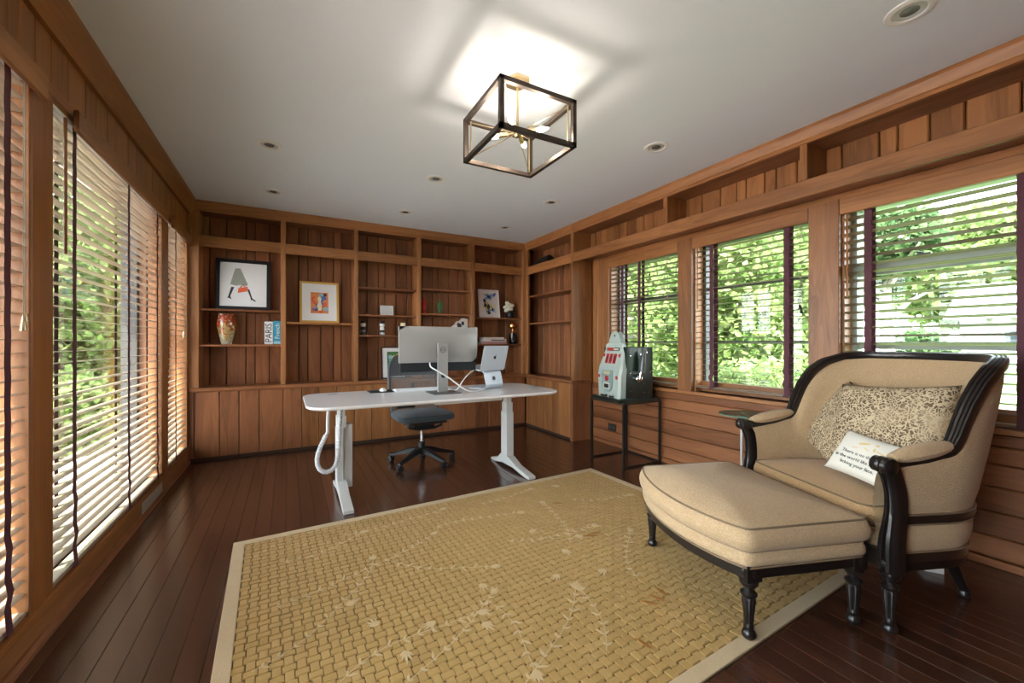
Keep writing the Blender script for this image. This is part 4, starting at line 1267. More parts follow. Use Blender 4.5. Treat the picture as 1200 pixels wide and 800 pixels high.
# back: curved frame, upper panel and mesh
def backp(a, b_):
    """a -1..1 across, b 0..1 up"""
    w_ = (.225 + .02 * sin(pi * b_)) * (1 - .22 * max(0, (b_ - .72) / .28) ** 2.5)
    return Vector((a * w_, .245 + .045 * (1 - a * a) * .9 + .06 * (b_ - .35) ** 2 + .10 * b_ - .03, .445 + .57 * b_ - .035 * max(0, (b_ - .6) / .4) * a * a))
mb = MB(); mb.smooth = True
loop = [backp(-1 + 2 * i / 10, 0) for i in range(11)] + [backp(1, j / 10) for j in range(1, 10)] + [backp(1 - 2 * i / 10, 1) for i in range(11)] + [backp(-1, 1 - j / 10) for j in range(1, 10)]
lp = [p + Vector((0, 0, 0)) for p in loop]
mb.tube(lp, .014, 8, closed=True); mb.build('back_frame', m_grey, oc)
mb = MB(); mb.smooth = True
P = [[backp(-1 + 2 * i / 14, .62 + .38 * j / 6) for j in range(7)] for i in range(15)]
mb.grid(P, 15, 7); Q = [[p + Vector((0, .008, 0)) for p in c] for c in P]; mb.grid(Q, 15, 7)
mb.build('back_panel', m_grey, oc)
mb = MB()
for i in range(1, 46):
    a = -1 + 2 * i / 46
    q = [backp(a, .63 * j / 8) for j in range(9)]
    mb.tube(q, .0034, 4)
for j in range(1, 14):
    mb.tube([backp(-1 + 2 * i / 12, .63 * j / 14) for i in range(13)], .0012, 4)
o = mb.build('back_mesh', flat('mesh_grey', (.20, .20, .20), .6), oc, fix=False); o['kind'] = 'stuff'
mb = MB(); mb.tube([(0, .10, .37), (0, .24, .385), (0, .30, .45), (0, .315, .60), (0, .325, .72)], [.03, .028, .024, .02, .018], 10); mb.build('back_support', m_black, oc)

# ================================================================ THINGS ON THE DESK
m_silver = flat('brushed_silver', (0.36, 0.355, 0.35), 0.42, metal=.3)
m_silver2 = flat('pale_aluminium', (0.50, 0.54, 0.60), 0.36, metal=.15)
mon = thing('monitor', 'wide silver monitor seen from behind, on a silver stand', 'monitor', (1.096, 3.235, DT))
mb = MB(); P = []
for i in range(13):
    a = -1 + 2 * i / 12
    col = []
    for j in range(9):
        b_ = -1 + 2 * j / 8
        col.append((a * .333, -.012 - .022 * (1 - a ** 4) * (1 - b_ ** 4), .387 + b_ * .146))
    P.append(col)
mb.smooth = True; mb.grid(P, 13, 9); mb.smooth = False
mb.box(-.333, .333, -.012, .012, .241, .533)
mb.build('housing', m_silver, mon)
MB().box(-.325, .325, .012, .0145, .250, .525).build('screen', flat('screen_black', (.008, .008, .01), .15), mon)
MB().box(-.322, .322, -.004, .011, .168, .2405).build('lower_bezel', flat('bezel_black', (.018, .024, .03), .3), mon)
st = MB().box(-.042, .042, -.085, -.060, .005, .40).build('stand_column', m_silver, mon, bevel=.004)
MB().box(-.035, .035, -.062, -.028, .28, .40).build('mount', m_black, st)
mb = MB(); mb.smooth = True; mb.lathe([(0, -.003), (.016, -.003), (.017, .003), (0, .003)], 0, -.0855, .135, 18, Matrix.Rotation(pi / 2, 4, 'X')); mb.build('cable_hole', m_black, st)
mb = MB(); mb.smooth = True; mb.lathe([(.0205, -.002), (.0235, -.002), (.0235, .002), (.0205, .002), (.0205, -.002)], 0, -.0860, .345, 28, Matrix.Rotation(pi / 2, 4, 'X'), cap=False); mb.build('logo_ring', m_black, st)
text('logo_lettering', 'DELL', .0155, m_black, st, Matrix.Translation((0, -.0860, .345)) @ Matrix.Rotation(pi / 2, 4, 'X'), align='CENTER')
mb = MB(); mb.prism(round_poly([(-.115, -.205), (.115, -.205), (.115, .01), (-.115, .01)], .012, 3), 'z', 0, .008); mb.build('stand_base', flat('stand_base_dark', (.16, .16, .17), .35, metal=.6), mon)

kb = thing('keyboard', 'slim white keyboard on the desk behind the monitor stand', 'keyboard', (.955, 3.425, DT))
MB().add([(-.19, -.065, 0), (.19, -.065, 0), (.19, .065, 0), (-.19, .065, 0), (-.19, -.065, .022), (.19, -.065, .022), (.19, .065, .008), (-.19, .065, .008)], [(0, 3, 2, 1), (4, 5, 6, 7), (0, 1, 5, 4), (1, 2, 6, 5), (2, 3, 7, 6), (3, 0, 4, 7)]).build('case', flat('keyboard_white', (.78, .80, .82), .3), kb, bevel=.002)
mb = MB()
for r in range(5):
    for c in range(15):
        x, y = -.18 + c * .0245, -.055 + r * .024
        z = .022 - (y + .065) / .13 * .014
        mb.box(x, x + .020, y, y + .019, z - .002, z + .003)
mb.build('keys', flat('key_white', (.85, .85, .85), .4), kb, fix=False)
pad = tag(MB().prism(round_poly([(-.11, -.09), (.11, -.09), (.11, .09), (-.11, .09)], .012, 3), 'z', 0, .004).build('mouse_pad', flat('mouse_pad_black', (.018, .02, .022), .8), None, (.685, 3.47, DT)), 'black mouse pad on the white desk, left of the keyboard', 'mouse pad')
mb = MB(); mb.smooth = True
P = [[(.028 * cos(2 * pi * i / 16) * cos(pi / 2 * j / 6), .052 * sin(2 * pi * i / 16) * cos(pi / 2 * j / 6), .024 * sin(pi / 2 * j / 6)) for j in range(7)] for i in range(16)]
mb.grid(P, 16, 7, closed_u=True); mb.add([P[i][0] for i in range(16)], [tuple(range(15, -1, -1))])
tag(mb.build('computer_mouse', m_white, None, (.69, 3.47, DT + .0045)), 'white computer mouse on the black mouse pad', 'mouse')

LS = (1.585, 3.235)
ls = thing('laptop_stand', 'curved pale aluminium laptop stand with a round hole, on the desk', 'stand', (*LS, DT), radians(19))
mb = MB(); hw = .105
outer = [(.20, .0), (.02, .0), (-.006, .006), (-.018, .022), (-.022, .04), (.004, .135), (.012, .148), (.03, .155), (.22, .185)]
inner = [(.22, .181), (.032, .150), (.018, .144), (.009, .133), (-.016, .041), (-.013, .024), (-.003, .010), (.02, .005), (.20, .005)]
mb.prism(outer + inner, 'x', -hw, hw)
mb.build('bent_plate', m_silver2, ls)
mb = MB(); mb.smooth = True
R = Matrix.Rotation(radians(-75), 4, 'X')
mb.lathe([(0, .0), (.018, .0), (.0185, .003), (0, .003)], -.0, -.0105, .09, 22, Matrix.Rotation(radians(75), 4, 'X'))
mb.build('cable_hole', m_black, ls)
lt = thing('laptop', 'open silver laptop seen from behind, on the aluminium stand', 'laptop', (*LS, DT), radians(19))
mb = MB()
mb.add([(-.15, .012, .152), (.15, .012, .152), (.15, .225, .188), (-.15, .225, .188), (-.15, .010, .164), (.15, .010, .164), (.15, .224, .200), (-.15, .224, .200)], [(0, 3, 2, 1), (4, 5, 6, 7), (0, 1, 5, 4), (1, 2, 6, 5), (2, 3, 7, 6), (3, 0, 4, 7)])
mb.build('keyboard_deck', m_silver2, lt, (0, 0, .003), bevel=.003)
LM = Matrix.Translation((0, .008, .166)) @ Matrix.Rotation(radians(14), 4, 'X')
o = MB().box(-.15, .15, -.006, 0, 0, .215).build('lid', m_silver2, lt, bevel=.003); o.matrix_local = LM
MB().box(-.142, .142, .0002, .0015, .010, .206).build('screen', flat('laptop_screen', (.01, .01, .012), .15), o)
# bitten-fruit mark
ap = MB(); n = 24; pts = []
for i in range(n):
    a = 2 * pi * i / n
    r = .0165 * (1 + .05 * cos(2 * a)) * (1 - .10 * max(0, sin(a)) ** 6)
    x, z = r * cos(a), r * 1.02 * sin(a)
    dx, dz = x - .0205, z - .002
    dd = sqrt(dx * dx + dz * dz)
    if dd < .0095: x, z = .0205 + dx / dd * .0095, .002 + dz / dd * .0095
    pts.append((x, z))
ap.add([(x, -.0067, .112 + z) for x, z in pts], [tuple(range(n))])
lf_ = [(.001 + .009 * t_ + s * .0028 * sin(pi * t_), .0175 + .011 * t_ - s * .0028 * sin(pi * t_)) for s, seq in ((1, (0, .25, .5, .75, 1)), (-1, (.75, .5, .25))) for t_ in seq]
ap.add([(x, -.0067, .112 + z) for x, z in lf_], [tuple(range(len(lf_)))])
ap.build('logo', m_black, o, fix=False)

mb = MB(); mb.smooth = True
mb.tube(smoothpath([(1.0, 3.195, .965), (.99, 3.13, .935), (1.04, 3.09, .90), (1.12, 3.06, .845), (1.22, 3.02, .765), (1.30, 3.04, .735), (1.42, 3.12, .731), (1.52, 3.25, .731), (1.56, 3.34, .735)]), .0055, 8)
tag(mb.build('monitor_cable', m_white), 'white cable drooping across the front of the monitor stand', 'cable')
mb = MB(); mb.smooth = True
mb.tube(smoothpath([(1.19, 3.28, .731), (1.24, 3.22, .735), (1.30, 3.24, .80), (1.37, 3.28, .855), (1.44, 3.30, .893)]), .005, 8)
tag(mb.build('laptop_cable', m_white), 'white cable rising from the desktop to the laptop on its stand', 'cable')

# ================================================================ SLOT MACHINE ON ITS TABLE
m_tbl = flat('black_steel', (0.02, 0.02, 0.02), 0.45, metal=.5)
tb = thing('side_table', 'dark square steel-framed side table under the slot machine', 'table', (2.845, 2.92, 0))
hx, hy, th_ = .237, .225, .588
MB().box(-hx, hx, -hy, hy, th_ - .018, th_).build('table_top', flat('table_top_dark', (.03, .022, .017), .35), tb, bevel=.002)
for sx_ in (-1, 1):
    for sy_ in (-1, 1):
        MB().box(sx_ * (hx - .009) - .009, sx_ * (hx - .009) + .009, sy_ * (hy - .009) - .009, sy_ * (hy - .009) + .009, 0, th_ - .018).build('leg', m_tbl, tb)
for s in (-1, 1):
    MB().box(-hx + .018, hx - .018, s * (hy - .009) - .007, s * (hy - .009) + .007, .002, .014).build('stretcher', m_tbl, tb)
MB().box(hx - .016, hx - .002, -hy + .018, hy - .018, .002, .014).build('stretcher', m_tbl, tb)

sm = thing('slot_machine', 'vintage pale green and black slot machine with a chrome handle', 'slot machine', (2.64, 2.935, th_), radians(-9))
m_pale = flat('pale_green_cast', (0.40, 0.475, 0.44), 0.35, var=.08)
m_blk = flat('machine_black', (0.010, 0.022, 0.020), 0.28, coat=.3)
m_red = flat('enamel_red', (0.42, 0.035, 0.03), 0.35)
m_teal = flat('panel_teal', (0.30, 0.42, 0.43), 0.3, metal=.3)
m_cream2 = flat('cream_enamel', (.75, .70, .58), .4)
MB().box(-.035, .40, -.225, .215, 0, .032).build('base', m_blk, sm, bevel=.004)
MB().box(.075, .365, -.185, .180, .032, .50).build('case', m_blk, sm, bevel=.006)
# cast front: (x back, z) profile with a face that narrows upward
mb = MB(); rows = [(0.0, .032, .178), (0.0, .24, .188), (.012, .30, .190), (.062, .475, .152), (.070, .52, .155), (.082, .535, .14)]
vs = []
for x, z, w_ in rows:
    c = .022
    vs += [(x + c, -w_, z), (x, -w_ + c, z), (x, w_ - c, z), (x + c, w_, z), (.105, w_ * .96, z), (.105, -w_ * .96, z)]
n = 6
mb.add(vs, [(i * n + j, i * n + (j + 1) % n, (i + 1) * n + (j + 1) % n, (i + 1) * n + j) for i in range(len(rows) - 1) for j in range(n)] + [tuple(range(n - 1, -1, -1)), tuple(range((len(rows) - 1) * n, len(rows) * n))])
mb.build('cast_front', m_pale, sm, bevel=.004)
# rounded crest
cr_ = [(-.105, .52), (.105, .52), (.098, .56), (.078, .595), (.058, .628), (.03, .642), (-.03, .642), (-.058, .628), (-.078, .595), (-.098, .56)]
mb = MB(); mb.prism(round_poly(cr_, .02, 3), 'x', .078, .125); ct = mb.build('crest', m_pale, sm, bevel=.005)
mb = MB(); mb.smooth = True; mb.lathe([(0, -.002), (.011, -.002), (.011, .002), (0, .002)], .0775, 0, .605, 14, Matrix.Rotation(pi / 2, 4, 'Y')); mb.build('coin_entry', m_black, ct)
def face(y, z):
    """point on the sloped face"""
    for (x0, z0, _), (x1, z1, _) in zip(rows[:-1], rows[1:]):
        if z0 <= z <= z1: return x0 + (x1 - x0) * (z - z0) / (z1 - z0)
    return .08
def plate(name, mat, y0, y1, z0, z1, out=.006, parent=sm, rnd=.006):
    mb = MB(); P = round_poly([(y0, z0), (y1, z0), (y1, z1), (y0, z1)], rnd, 3)
    n = len(P)
    mb.add([(face(y, z) - out, y, z) for y, z in P] + [(face(y, z) + .01, y, z) for y, z in P], [tuple(range(n))] + [(i, (i + 1) % n, n + (i + 1) % n, n + i) for i in range(n)])
    return mb.build(name, mat, parent)
for k in (-1, 0, 1):
    w_ = plate('reel_window', m_red, k * .062 - .022, k * .062 + .022, .345, .435, .005)
    plate('reel_symbol', flat('reel_dark_red', (.20, .02, .02), .3), k * .062 - .013, k * .062 + .013, .362, .418, .0075, w_, .004)
plate('jackpot_strip', m_red, -.005, .10, .462, .492, .006)
js = plate('number_strip', m_black, -.10, -.008, .462, .492, .006)
for k in range(5):
    plate('number_tile', m_cream2, -.094 + k * .018, -.083 + k * .018, .469, .485, .008, js, .002)
# shield panel
shp = [(-.085, .285), (.085, .285), (.088, .16), (.075, .115), (.045, .085), (0, .075), (-.045, .085), (-.075, .115), (-.088, .16)]
mb = MB(); P = round_poly(shp, .02, 3); n = len(P)
mb.add([(face(y, z) - .012, y, z) for y, z in P] + [(face(y, z) + .01, y, z) for y, z in P], [tuple(range(n))] + [(i, (i + 1) % n, n + (i + 1) % n, n + i) for i in range(n)])
sd_ = mb.build('shield_panel', m_teal, sm)
plate('award_card', flat('award_card', (.48, .42, .25), .5), -.055, .055, .245, .270, .0145, sd_)
mb = MB(); mb.smooth = True; mb.lathe([(0, -.004), (.026, -.004), (.028, .002), (0, .004)], -.013, 0, .205, 8, Matrix.Rotation(pi / 2, 4, 'Y')); mb.build('rosette', m_red, sd_)
cw = plate('coin_window', m_cream2, -.048, .048, .108, .162, .016, sd_, .008)
plate('coin_glass', m_black, -.037, .037, .116, .154, .0175, cw, .005)
for s in (-1, 1):
    plate('red_jewel', m_red, s * .128 - .013, s * .128 + .013, .405, .435, .008)
    plate('red_jewel', m_red, s * .148 - .013, s * .148 + .013, .205, .235, .008)
mb = MB(); mb.smooth = True
mb.lathe([(.0, .0), (.030, .002), (.042, .012), (.044, .022), (.038, .024), (.026, .012), (0, .008)], -.012, .03, .035, 18)
mb.lathe([(.0, .0), (.022, .002), (.030, .012), (.032, .020), (.027, .022), (.018, .012), (0, .008)], -.010, -.085, .035, 18)
mb.build('payout_cup', m_chrome, sm)
# handle on the -y side
hd = MB(); hd.smooth = True
hd.lathe([(0, -.012), (.030, -.010), (.036, 0), (.036, .012), (.025, .024), (0, .028)], 0.20, -.197, .21, 18, Matrix.Rotation(pi / 2, 4, 'X'))
hd.tube([(.20, -.215, .21), (.212, -.228, .30), (.220, -.234, .38)], [.016, .014, .012], 10)
hd.build('handle', m_chrome, sm)
hk = MB(); hk.smooth = True; hk.tube([(.211, -.230, .27), (.217, -.234, .35), (.223, -.238, .41), (.225, -.238, .455)], [.024, .024, .021, .012], 12); hk.build('handle_grip', flat('handle_grey', (.10, .10, .11), .3, metal=.5), sm)
mb = MB(); mb.smooth = True
for (x, z) in [(.12, .42), (.30, .45), (.34, .27), (.12, .26), (.27, .16), (.32, .08), (.27, .08), (.12, .10), (.23, .43)]:
    mb.lathe([(0, -.003), (.005, -.002), (.006, .001)], x, -.186, z, 8, Matrix.Rotation(pi / 2, 4, 'X'))
mb.build('case_screws', m_chrome, sm, fix=False)

# wall outlet and floor vent
wo_ = thing('wall_outlet', 'black electrical outlet low on the plank wall behind the slot machine table', 'outlet', (XR, 3.395, .20))
MB().box(-.006, -.0005, -.06, .06, -.038, .038).build('cover_plate', m_black, wo_, bevel=.002)
for k in (-1, 1):
    MB().box(-.0075, -.005, k * .026 - .016, k * .026 + .016, -.014, .014).build('socket', flat('socket_grey', (.06, .06, .06), .4), wo_, bevel=.002)
vt = thing('floor_vent', 'beige louvred register vent on the left skirting board', 'vent', (XL, 3.66, .064))
m_vent = flat('vent_beige', (0.42, 0.37, 0.31), .5)
MB().box(.0005, .006, -.235, .235, -.056, .046).build('vent_frame', m_vent, vt, bevel=.002)
for k in range(7):
    MB().box(.006, .010, -.205, .205, -.042 + k * .011, -.036 + k * .011).build('louvre', m_vent, vt)

# ================================================================ THINGS ON THE SHELVES
def frame(name, label, x0, x1, z0, z1, y, lean, fw, m_f, m_mat, depth=.018, matw=None, m_art=None, group=None):
    """leaning picture frame; returns thing whose local x is across, z up, front face toward -y"""
    w_, h_ = x1 - x0, z1 - z0
    t = thing(name, label, 'picture frame', ((x0 + x1) / 2, y, z0), 0, group)
    t.rotation_euler = (radians(-abs(lean)), 0, 0)
    mb = MB()
    for a, b_, c, d in [(-w_ / 2, -w_ / 2 + fw, 0, h_), (w_ / 2 - fw, w_ / 2, 0, h_), (-w_ / 2 + fw, w_ / 2 - fw, 0, fw), (-w_ / 2 + fw, w_ / 2 - fw, h_ - fw, h_)]:
        mb.box(a, b_, -depth, 0, c, d)
    mb.build('moulding', m_f, t)
    MB().box(-w_ / 2 + fw * .8, w_ / 2 - fw * .8, -depth * .55, -.002, fw * .8, h_ - fw * .8).build('mount', m_mat, t)
    return t, w_, h_, -depth * .55
def blob(mb, x, z, rx, rz, ang, y, n=12, jit=.0):
    pts = []
    for i in range(n):
        q = 2 * pi * i / n; r = 1 + random.uniform(-jit, jit)
        a, b_ = rx * r * cos(q), rz * r * sin(q)
        pts.append((x + a * cos(ang) - b_ * sin(ang), y, z + a * sin(ang) + b_ * cos(ang)))
    mb.add(pts, [tuple(range(n))])
m_fblack = flat('frame_black', (.012, .012, .016), .35)
m_paper = flat('mount_white', (.78, .77, .79), .7)
m_gilt = flat('gilt_frame', (.62, .36, .08), .38, metal=.35)
cols = {k: flat('print_' + k, c, .75) for k, c in dict(grey=(.32, .33, .29), red=(.72, .12, .05), dark=(.03, .03, .05), orange=(.72, .25, .08), blue=(.10, .16, .42), purple=(.24, .12, .30), skin=(.75, .55, .40), cream=(.75, .68, .52), yellow=(.72, .52, .10), green=(.08, .20, .07), sky=(.25, .45, .55)).items()}

t, w_, h_, fy = frame('picture_frame', 'big black-framed print of a striding grey skirt with red bag', -.632, -.160, 1.457, 1.985, 4.955, -9, .035, m_fblack, m_paper)
y = fy - .0012
mb = MB()
mb.add([(x, y, z) for x, z in [(-.075, .43), (-.03, .435), (.035, .27), (.03, .255), (-.02, .262), (-.06, .25), (-.115, .262)]], [tuple(range(7))])
mb.build('printed_skirt', cols['grey'], t, fix=False)
mb = MB(); mb.add([(x, y - .0006, z) for x, z in [(-.05, .175), (.03, .195), (.035, .245), (-.045, .225)]], [(0, 1, 2, 3)]); mb.tube([(-.03, y - .001, .232), (-.01, y - .001, .262), (.015, y - .001, .24)], .004, 5)
mb.build('printed_handbag', cols['red'], t, fix=False)
mb = MB()
mb.add([(x, y - .0003, z) for x, z in [(-.105, .235), (-.08, .235), (-.112, .14), (-.10, .105), (-.128, .122), (-.14, .118), (-.13, .135)]], [tuple(range(7))])
mb.build('printed_boot', cols['dark'], t, fix=False)
mb = MB()
mb.add([(x, y - .0003, z) for x, z in [(.03, .225), (.05, .215), (.075, .125), (.11, .095), (.10, .09), (.07, .11), (.065, .095), (.06, .13)]], [tuple(range(8))])
mb.build('printed_boot', cols['dark'], t, fix=False)
random.seed(3)
t, w_, h_, fy = frame('picture_frame', 'gold-framed colourful abstract print with wide white mount', .112, .502, 1.343, 1.80, 4.945, -8, .022, m_gilt, m_paper)
y = fy - .001
def art(parent, cx, cz, hw, hh, names, n, base, yy=None):
    yb = y if yy is None else yy
    mb = MB(); mb.add([(cx - hw, yb, cz - hh), (cx + hw, yb, cz - hh), (cx + hw, yb, cz + hh), (cx - hw, yb, cz + hh)], [(0, 1, 2, 3)])
    b_ = mb.build('print', cols[base], parent, fix=False)
    mb = MB(); ms = [cols[k] for k in names]
    for i in range(n):
        mb.cur = i % len(ms)
        rx, rz = hw * random.uniform(.15, .34), hh * random.uniform(.12, .28)
        blob(mb, cx + random.uniform(-1, 1) * (hw - rx * 1.1), cz + random.uniform(-1, 1) * (hh - rz * 1.15), rx, rz, 0, yb - .0003 - i * .00003, 9, .22)
    mb.build('printed_shapes', ms, b_, fix=False)
art(t, 0, .222, .088, .118, ['orange', 'blue', 'red', 'purple', 'orange', 'sky', 'dark'], 46, 'orange')
mb = MB(); mb.add([(x, y - .002, z) for x, z in [(-.014, .135), (.016, .135), (.024, .19), (.012, .235), (.02, .275), (0, .295), (-.022, .275), (-.012, .235), (-.026, .19)]], [tuple(range(9))]); mb.build('printed_figure', cols['cream'], t, fix=False)
t, w_, h_, fy = frame('picture_frame', 'small plain white photo frame on the upper shelf, third bay', .952, 1.102, 1.447, 1.565, 4.95, -10, .012, m_white, flat('frame_inner_grey', (.62, .62, .64), .6), .012)
t, w_, h_, fy = frame('picture_frame', 'black-framed photo with white mount standing on the counter behind the desk', .972, 1.262, .699, 1.075, 4.975, -6, .012, m_fblack, m_paper)
y = fy - .001
art(t, .0, .185, .078, .135, ['dark', 'green', 'yellow', 'dark', 'green', 'sky'], 22, 'green')
t, w_, h_, fy = frame('canvas_print', 'white canvas print with blue and yellow shapes leaning on the fifth bay shelf', 2.222, 2.528, 1.458, 1.842, 4.955, -8, .004, m_white, flat('canvas_white', (.80, .72, .70), .8), .02)
y = fy - .012
mb = MB(); ms = [cols['sky'], cols['blue'], cols['dark']]
for i in range(14):
    mb.cur = i % 3; blob(mb, random.uniform(-.07, .08), .29 + random.uniform(-.03, .03), random.uniform(.012, .035), random.uniform(.008, .022), random.uniform(0, 3), y - i * .00004, 9, .2)
for i in range(10):
    mb.cur = i % 3; blob(mb, random.uniform(-.10, .10), .085 + random.uniform(-.03, .03), random.uniform(.010, .03), random.uniform(.006, .02), random.uniform(0, 3), y - i * .00004, 9, .2)
mb.build('printed_shapes', ms, t, fix=False)
mb = MB(); ms = [cols['yellow'], cols['cream'], cols['yellow'], cols['dark']]
for i in range(20):
    mb.cur = i % 4; blob(mb, random.choice([-.045, .05]) + random.uniform(-.035, .035), .17 + random.uniform(-.06, .06), random.uniform(.012, .028), random.uniform(.015, .04), random.uniform(-.5, .5), y - .0006 - i * .00004, 9, .2)
mb.build('printed_shapes', ms, t, fix=False)

# vase (coloured glass)
def vasemat():
    m, t, b = newmat('painted_glass_vase')
    L = t.links
    tcn = t.nodes.new('ShaderNodeTexCoord'); sx_ = t.nodes.new('ShaderNodeSeparateXYZ')
    n = t.nodes.new('ShaderNodeTexNoise'); n.inputs['Scale'].default_value = 16; n.inputs['Detail'].default_value = 3; n.inputs['Distortion'].default_value = 1.5
    L.new(tcn.outputs['Object'], n.inputs['Vector']); L.new(tcn.outputs['Object'], sx_.inputs[0])
    a = t.nodes.new('ShaderNodeMath'); a.operation = 'MULTIPLY_ADD'; a.inputs[1].default_value = 1.9
    L.new(sx_.outputs['Z'], a.inputs[0])
    k = t.nodes.new('ShaderNodeMath'); k.operation = 'MULTIPLY_ADD'; k.inputs[1].default_value = 1.3; k.inputs[2].default_value = -.55
    L.new(n.outputs['Fac'], k.inputs[0]); L.new(k.outputs[0], a.inputs[2])
    r = t.nodes.new('ShaderNodeValToRGB'); e = r.color_ramp.elements
    e[0].position = 0; e[0].color = (.50, .48, .44, 1); e[1].position = 1; e[1].color = (.50, .48, .44, 1)
    for p, c in [(.14, (.42, .36, .22)), (.24, (.35, .20, .02)), (.36, (.55, .42, .22)), (.44, (.30, .16, .02)), (.55, (.50, .05, .015)), (.63, (.08, .04, .03)), (.72, (.42, .08, .02)), (.80, (.6, .52, .38))]:
        q = e.new(p); q.color = (*c, 1)
    L.new(a.outputs[0], r.inputs['Fac']); L.new(r.outputs[0], b.inputs['Base Color'])
    b.inputs['Roughness'].default_value = .08; b.inputs['Coat Weight'].default_value = .6
    return m
mb = MB(); mb.smooth = True
mb.lathe([(.045, 0), (.048, .01), (.05, .03), (.062, .08), (.078, .16), (.083, .21), (.076, .255), (.064, .285), (.07, .30), (.066, .30), (.06, .285), (.06, .25)], seg=28)
tag(mb.build('glass_vase', vasemat(), None, (-.535, 4.93, 1.1105)), 'rounded multicoloured art glass vase on the lower left shelf', 'vase')

def book(name, label, x, y, z, w_, d_, h_, m_c, upright=True, group=None):
    t = thing(name, label, 'book', (x, y, z), 0, group)
    if upright:
        MB().box(-w_ / 2, w_ / 2, -.0, .004, 0, h_).build('spine', m_c, t)
        for s in (-1, 1):
            MB().box(s * w_ / 2 - (.0 if s < 0 else .003), s * w_ / 2 + (.003 if s < 0 else 0), .004, d_, 0, h_).build('cover', m_c, t)
        MB().box(-w_ / 2 + .003, w_ / 2 - .003, .004, d_ - .006, .004, h_ - .004).build('pages', m_paper, t)
    else:
        MB().box(-w_ / 2, w_ / 2, 0, d_, 0, .003).build('cover', m_c, t)
        MB().box(-w_ / 2, w_ / 2, 0, d_, h_ - .003, h_).build('cover', m_c, t)
        MB().box(-w_ / 2, w_ / 2, 0, .003, .003, h_ - .003).build('spine', m_c, t)
        MB().box(-w_ / 2 + .006, w_ / 2 - .006, .003, d_ - .006, .003, h_ - .003).build('pages', m_paper, t)
    return t
m_bw = flat('book_white', (.80, .80, .82), .5); m_bb = flat('book_blue', (.03, .32, .52), .45)
RS = Matrix.Rotation(pi / 2, 4, 'X')
t = book('book', 'white book titled PARIS standing on the lower left shelf', -.172, 4.868, 1.1105, .074, .17, .232, m_bw)
text('lettering', 'PARIS', .082, m_black, t, Matrix.Translation((.002, -.0008, .116)) @ Matrix.Rotation(-pi / 2, 4, 'Y') @ RS, align='CENTER', spacing=.95)
t = book('book', 'blue book titled French standing beside the PARIS book', -.098, 4.866, 1.1105, .064, .17, .240, m_bb)
text('lettering', 'French', .060, m_bw, t, Matrix.Translation((.004, -.0008, .135)) @ Matrix.Rotation(-pi / 2, 4, 'Y') @ RS, align='CENTER', spacing=.95)
MB().box(-.030, .030, -.0008, 0, .002, .030).build('spine_band', flat('book_pale_blue', (.35, .62, .75), .5), t)

# little figures / bottles in the third bay
def figure(label, x, m_body, m_head, m_band):
    t = thing('bottle_figure', label, 'figurine', (x, 4.92, 1.2135))
    mb = MB(); mb.smooth = True; mb.lathe([(.026, 0), (.031, .004), (.031, .02), (.026, .03), (.026, .085), (.02, .095)], seg=16); mb.build('body', m_body, t)
    mb = MB(); mb.smooth = True; mb.lathe([(.0285, .032), (.0285, .055), (.027, .058)], seg=16); mb.build('band', m_band, t)
    mb = MB(); mb.smooth = True; mb.lathe([(.018, .093), (.027, .102), (.030, .118), (.027, .134), (.018, .143)], seg=16); mb.build('head', m_head, t)
    mb = MB(); mb.smooth = True; mb.lathe([(.029, .135), (.031, .142), (.026, .158), (.012, .166), (.0, .167)], seg=16); mb.build('cap', m_fblack, t)
    return t
figure('small black bottle figurine with a cream head, left of its pair', .755, m_fblack, m_cream2, flat('band_grey', (.2, .2, .2), .4))
figure('small white bottle figurine with a black cap and black band', .968, m_white, m_white, m_fblack)
mb = MB(); mb.smooth = True; mb.lathe([(.03, 0), (.032, .004), (.032, .135), (.028, .15), (0, .152)], seg=18)
tag(mb.build('candle', flat('candle_cream', (.74, .64, .46), .5), None, (1.21, 4.92, 1.2135)), 'cream pillar candle on the shelf behind the left monitor edge', 'candle')

# fourth bay
t = thing('red_bottle', 'slim red glass bottle on the middle shelf, fourth bay', 'bottle', (1.462, 4.905, 1.4835))
mb = MB(); mb.smooth = True; mb.lathe([(.022, 0), (.024, .005), (.024, .12), (.018, .145), (.009, .155), (.009, .185)], seg=16); mb.build('body', flat('red_glass', (.55, .015, .012), .12), t)
mb = MB(); mb.smooth = True; mb.lathe([(.0105, .18), (.0105, .20), (0, .201)], seg=12); mb.build('cap', flat('red_cap', (.35, .02, .02), .4), t)
t = thing('cactus_plant', 'small green cactus in a little pot on the middle shelf', 'plant', (1.672, 4.92, 1.4835))
m_cac = flat('cactus_green', (.06, .16, .05), .6, var=.3)
mb = MB(); mb.smooth = True; mb.lathe([(.024, 0), (.032, .045), (.034, .05), (.028, .05), (.026, .042)], seg=16); mb.build('pot', flat('pot_green', (.10, .16, .09), .4), t)
for (x, h0, r) in [(0, .16, .016), (-.024, .12, .011), (.022, .13, .011)]:
    mb = MB(); mb.smooth = True; mb.tube([(x * .4, 0, .035), (x, .0, .05 + h0 * .2), (x, 0, .05 + h0 * .6), (x, 0, .02 + h0)], [r * .7, r, r, r * .4], 10); mb.build('stem', m_cac, t)
t = thing('shelf_sculpture', 'jagged white, grey and pink sculpture on the shelf above the monitor', 'sculpture', (1.935, 4.92, 1.2135))
mb = MB(); mb.prism([(-.12, 0), (.10, 0), (.10, .215), (.03, .225), (.0, .195), (-.045, .18), (-.06, .145), (-.10, .12), (-.12, .09)][::-1], 'y', -.03, .03)
mb.v = [(v[2], v[1], v[0]) for v in mb.v]
mb.build('body', flat('sculpture_white', (.68, .67, .66), .5), t)
